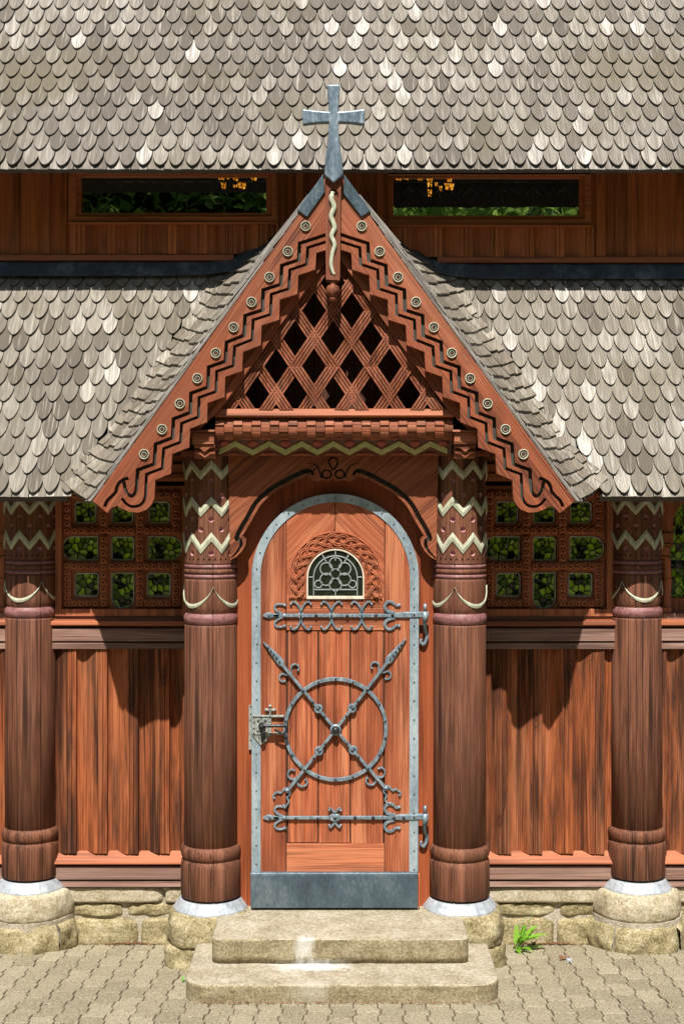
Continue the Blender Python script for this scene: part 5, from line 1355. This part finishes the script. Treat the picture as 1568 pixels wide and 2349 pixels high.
# dry needles and crumbs along the wall foot
mb = MB()
def crumb(x, y, s=.008):
    z = GZ(y) + .004 + random.uniform(0, .005); a = random.uniform(0, PI); l_ = random.uniform(.5, 1.6) * s; w_ = l_ * random.uniform(.2, .6)
    ca, sa = math.cos(a), math.sin(a); t = random.uniform(-.4, .4)
    mb.add([(x + ca * l_, y + sa * l_, z + t * l_), (x - sa * w_, y + ca * w_, z), (x - ca * l_, y - sa * l_, z - t * l_ * .3), (x + sa * w_, y - ca * w_, z + w_ * .5)], [(0, 1, 2, 3)])
for i in range(1500): crumb(random.choice((random.uniform(X(190, .45), X(385, .45)), random.uniform(X(1190, .45), X(1370, .45)))), .455 - abs(random.gauss(0, .02)))
for i in range(420): crumb(random.uniform(X(430, -.86), X(1140, -.86)), -.862 - abs(random.gauss(0, .012)), .006)
for i in range(350): crumb(random.uniform(-2, 2), random.uniform(-1.3, .45), .005)
li = mb.build('leaf_litter', 'dry'); thing('leaf_litter', 'reddish brown dry needles and crumbs along the foot of the stone base', 'leaf litter', kind='stuff', obj=li)

# dandelion
pc = W(1182, 2150, .28); pc.z = GZ(.28) + .005
DA = thing('dandelion_plant', 'bright green dandelion growing where the wall meets the right inner plinth', 'plant', (X(1186, .3), .3, GZ(.3)))
def leaf(mb, base, az, ln, w, el, droop):
    d = Vector((math.cos(az), math.sin(az), 0)); up = Vector((0, 0, 1)); sd = Vector((-d.y, d.x, 0)); L_ = []; Cn = []; Rr = []
    N_ = 11
    for i in range(N_ + 1):
        f = i / N_; p = Vector(base) + d * ln * f * math.cos(el) + up * (ln * (math.sin(el) * f - droop * f * f))
        ww = w * (.18 + .82 * math.sin(PI * min(1, f * .55 + .3)) if f > .25 else .15 + f) * (1 if i % 2 else .6) * (1 - f ** 6)
        Cn.append(p); L_.append(p + sd * ww + up * ww * .35); Rr.append(p - sd * ww + up * ww * .35)
    vs = L_ + Cn + Rr; n = N_ + 1
    mb.add(vs, [(i, i + 1, n + i + 1, n + i) for i in range(N_)] + [(n + i, n + i + 1, 2 * n + i + 1, 2 * n + i) for i in range(N_)], None, 0, True)
for (az, ln, w, el, dr, bx, bz) in ((20, .2, .03, 55, .2, 0, 0), (50, .17, .026, 70, .15, .01, 0), (-15, .15, .032, 35, .25, .01, .03), (-50, .13, .026, 25, .3, 0, 0), (-85, .11, .024, 20, .3, -.01, 0), (0, .17, .03, 20, .12, .02, .05),
                                    (80, .16, .022, 78, .1, -.01, 0), (-30, .12, .02, 60, .3, -.02, .02), (10, .13, .024, 5, 0, .03, .0), (-60, .1, .02, 55, .3, 0, .04), (35, .19, .028, 40, .12, .01, .02)):
    mb = MB(); leaf(mb, (bx, -.02, bz + .01), R(az), ln, w, R(el), dr); mb.build('leaf', 'weed', DA)
for (a, b) in ((.05, .2), (.1, .22), (.02, .17)):
    mb = MB(); mb.tube([(0, -.01, 0), (a * .5, 0, b * .6), (a, .01, b)], [.0022, .0018, .001], 5); mb.build('stem', 'weed', DA)
TU = thing('weed_tuft', 'tiny green weed tuft at the left corner where the lower step meets the paving', 'plant', (X(843, -.3), 0, 0)) if False else thing('weed_tuft', 'tiny green weed tuft at the left end of the lower step', 'plant', (X(415, -.6), -.42, GZ(-.42)))
for k in range(7):
    mb = MB(); leaf(mb, (random.uniform(-.01, .01), random.uniform(-.02, .02), 0), random.uniform(0, 6.28), random.uniform(.025, .05), .007, R(random.uniform(25, 70)), .2); mb.build('leaf', 'weed', TU)
mb = MB()
for k in range(3): leaf(mb, (k * .006, 0, 0), R(20 + 100 * k), .05, .014, R(14), .1)
dl = mb.build('dry_leaf', 'dry'); thing('dry_leaf', 'curled brown dry leaf lying on the paving to the right of the dandelion', 'leaf', obj=dl)
dl.location = (X(1290, .05), .05, GZ(.05) + .006)
mb = MB(); rock(mb, -.016, .016, -.012, .012, 0, .016, .003, .5, 5); pb = mb.build('pebble', 'flash'); thing('pebble', 'small white pebble beside the curled dry leaf', 'pebble', obj=pb); pb.location = (X(1303, .04), .02, GZ(.03) + .001)

mb = MB(); hs = []  # unseen slope added to block low sky and bounce, darkens the mirrored background
for i in range(25):
    x = -60 + 5 * i
    for j in range(9):
        y = -13 - 4 * j; z = .8 + (0 if j == 0 else 2.6 * j + .6 * math.sin(x * .3 + j) + abs(x) * .02 * j); hs.append((x, y, z))
mb.add(hs, [(i * 9 + j, i * 9 + j + 1, (i + 1) * 9 + j + 1, (i + 1) * 9 + j) for i in range(24) for j in range(8)], .5)
hl = mb.build('sky_block_slope', 'under'); hl['kind'] = 'structure'
# ------------------------------------------------------------------ wood behind the viewer, mirrored in the glass
mb = MB()
for k in range(150):
    cx_, cy_, cz_ = (random.uniform(-17, 17), random.uniform(-24, -18), random.uniform(1.5, 15)) if k % 2 else (random.uniform(-7, 7), random.uniform(-22, -18), random.uniform(1.6, 9)); rr = random.uniform(1.2, 2.3)
    for i in range(520):
        d = Vector((random.gauss(0, 1), random.gauss(0, 1), random.gauss(0, .8))).normalized() * rr * random.random() ** .4; p = Vector((cx_, cy_, cz_)) + d
        if p.z < .8: continue
        a = Vector((random.gauss(0, 1), random.gauss(0, 1), random.gauss(0, 1))).normalized(); b = a.orthogonal().normalized(); s_ = random.uniform(.05, .11)
        mb.add([p + a * s_ * 1.5, p + b * s_ * .7, p - a * s_ * 1.5, p - b * s_ * .7], [(0, 1, 2, 3)])
for k in range(9): x = -14 + k * 3.4; mb.tube([(x, -23, .7), (x + .3, -23.2, 6), (x, -23, 12)], [.3, .2, .05], 7, .5, 1)
wd = mb.build('woodland', ['leaf', 'bark']); thing('woodland', 'dark green leafy wood seen mirrored in the upper windows', 'woodland', kind='stuff', obj=wd)

# ------------------------------------------------------------------ light, sky, camera
SD = Vector((.075, 1, -1.62)).normalized()
el = math.asin(-SD.z); azm = math.atan2(-SD.x, -SD.y)
w = bpy.data.worlds.new('World'); scene.world = w; w.use_nodes = True
sk = w.node_tree.nodes.new('ShaderNodeTexSky'); sk.sky_type = 'NISHITA'; sk.sun_disc = False; sk.sun_elevation = el; sk.sun_rotation = azm
bg = w.node_tree.nodes['Background']; bg.inputs[1].default_value = .062; w.node_tree.links.new(sk.outputs[0], bg.inputs[0])
ld = bpy.data.lights.new('sun', 'SUN'); ld.energy = 5.0; ld.angle = R(.53); ld.color = (1, .95, .87)
so = bpy.data.objects.new('sun', ld); COL.objects.link(so); so.rotation_euler = SD.to_track_quat('-Z', 'Y').to_euler(); so.location = (-1, -12, 18)
cd = bpy.data.cameras.new('camera'); co = bpy.data.objects.new('camera', cd); COL.objects.link(co); scene.camera = co
co.location = (CAMX, -D, ZC); co.rotation_euler = (R(90), 0, 0)
cd.sensor_fit = 'VERTICAL'; cd.sensor_height = 36; cd.lens = 36 * D / (2349 / S); cd.shift_y = -(1174.5 - HY) / 2349; cd.clip_end = 500; cd.clip_start = .1
vs = scene.view_settings; vs.view_transform = 'Standard'; vs.look = 'None'; vs.gamma = 1; vs.exposure = .65
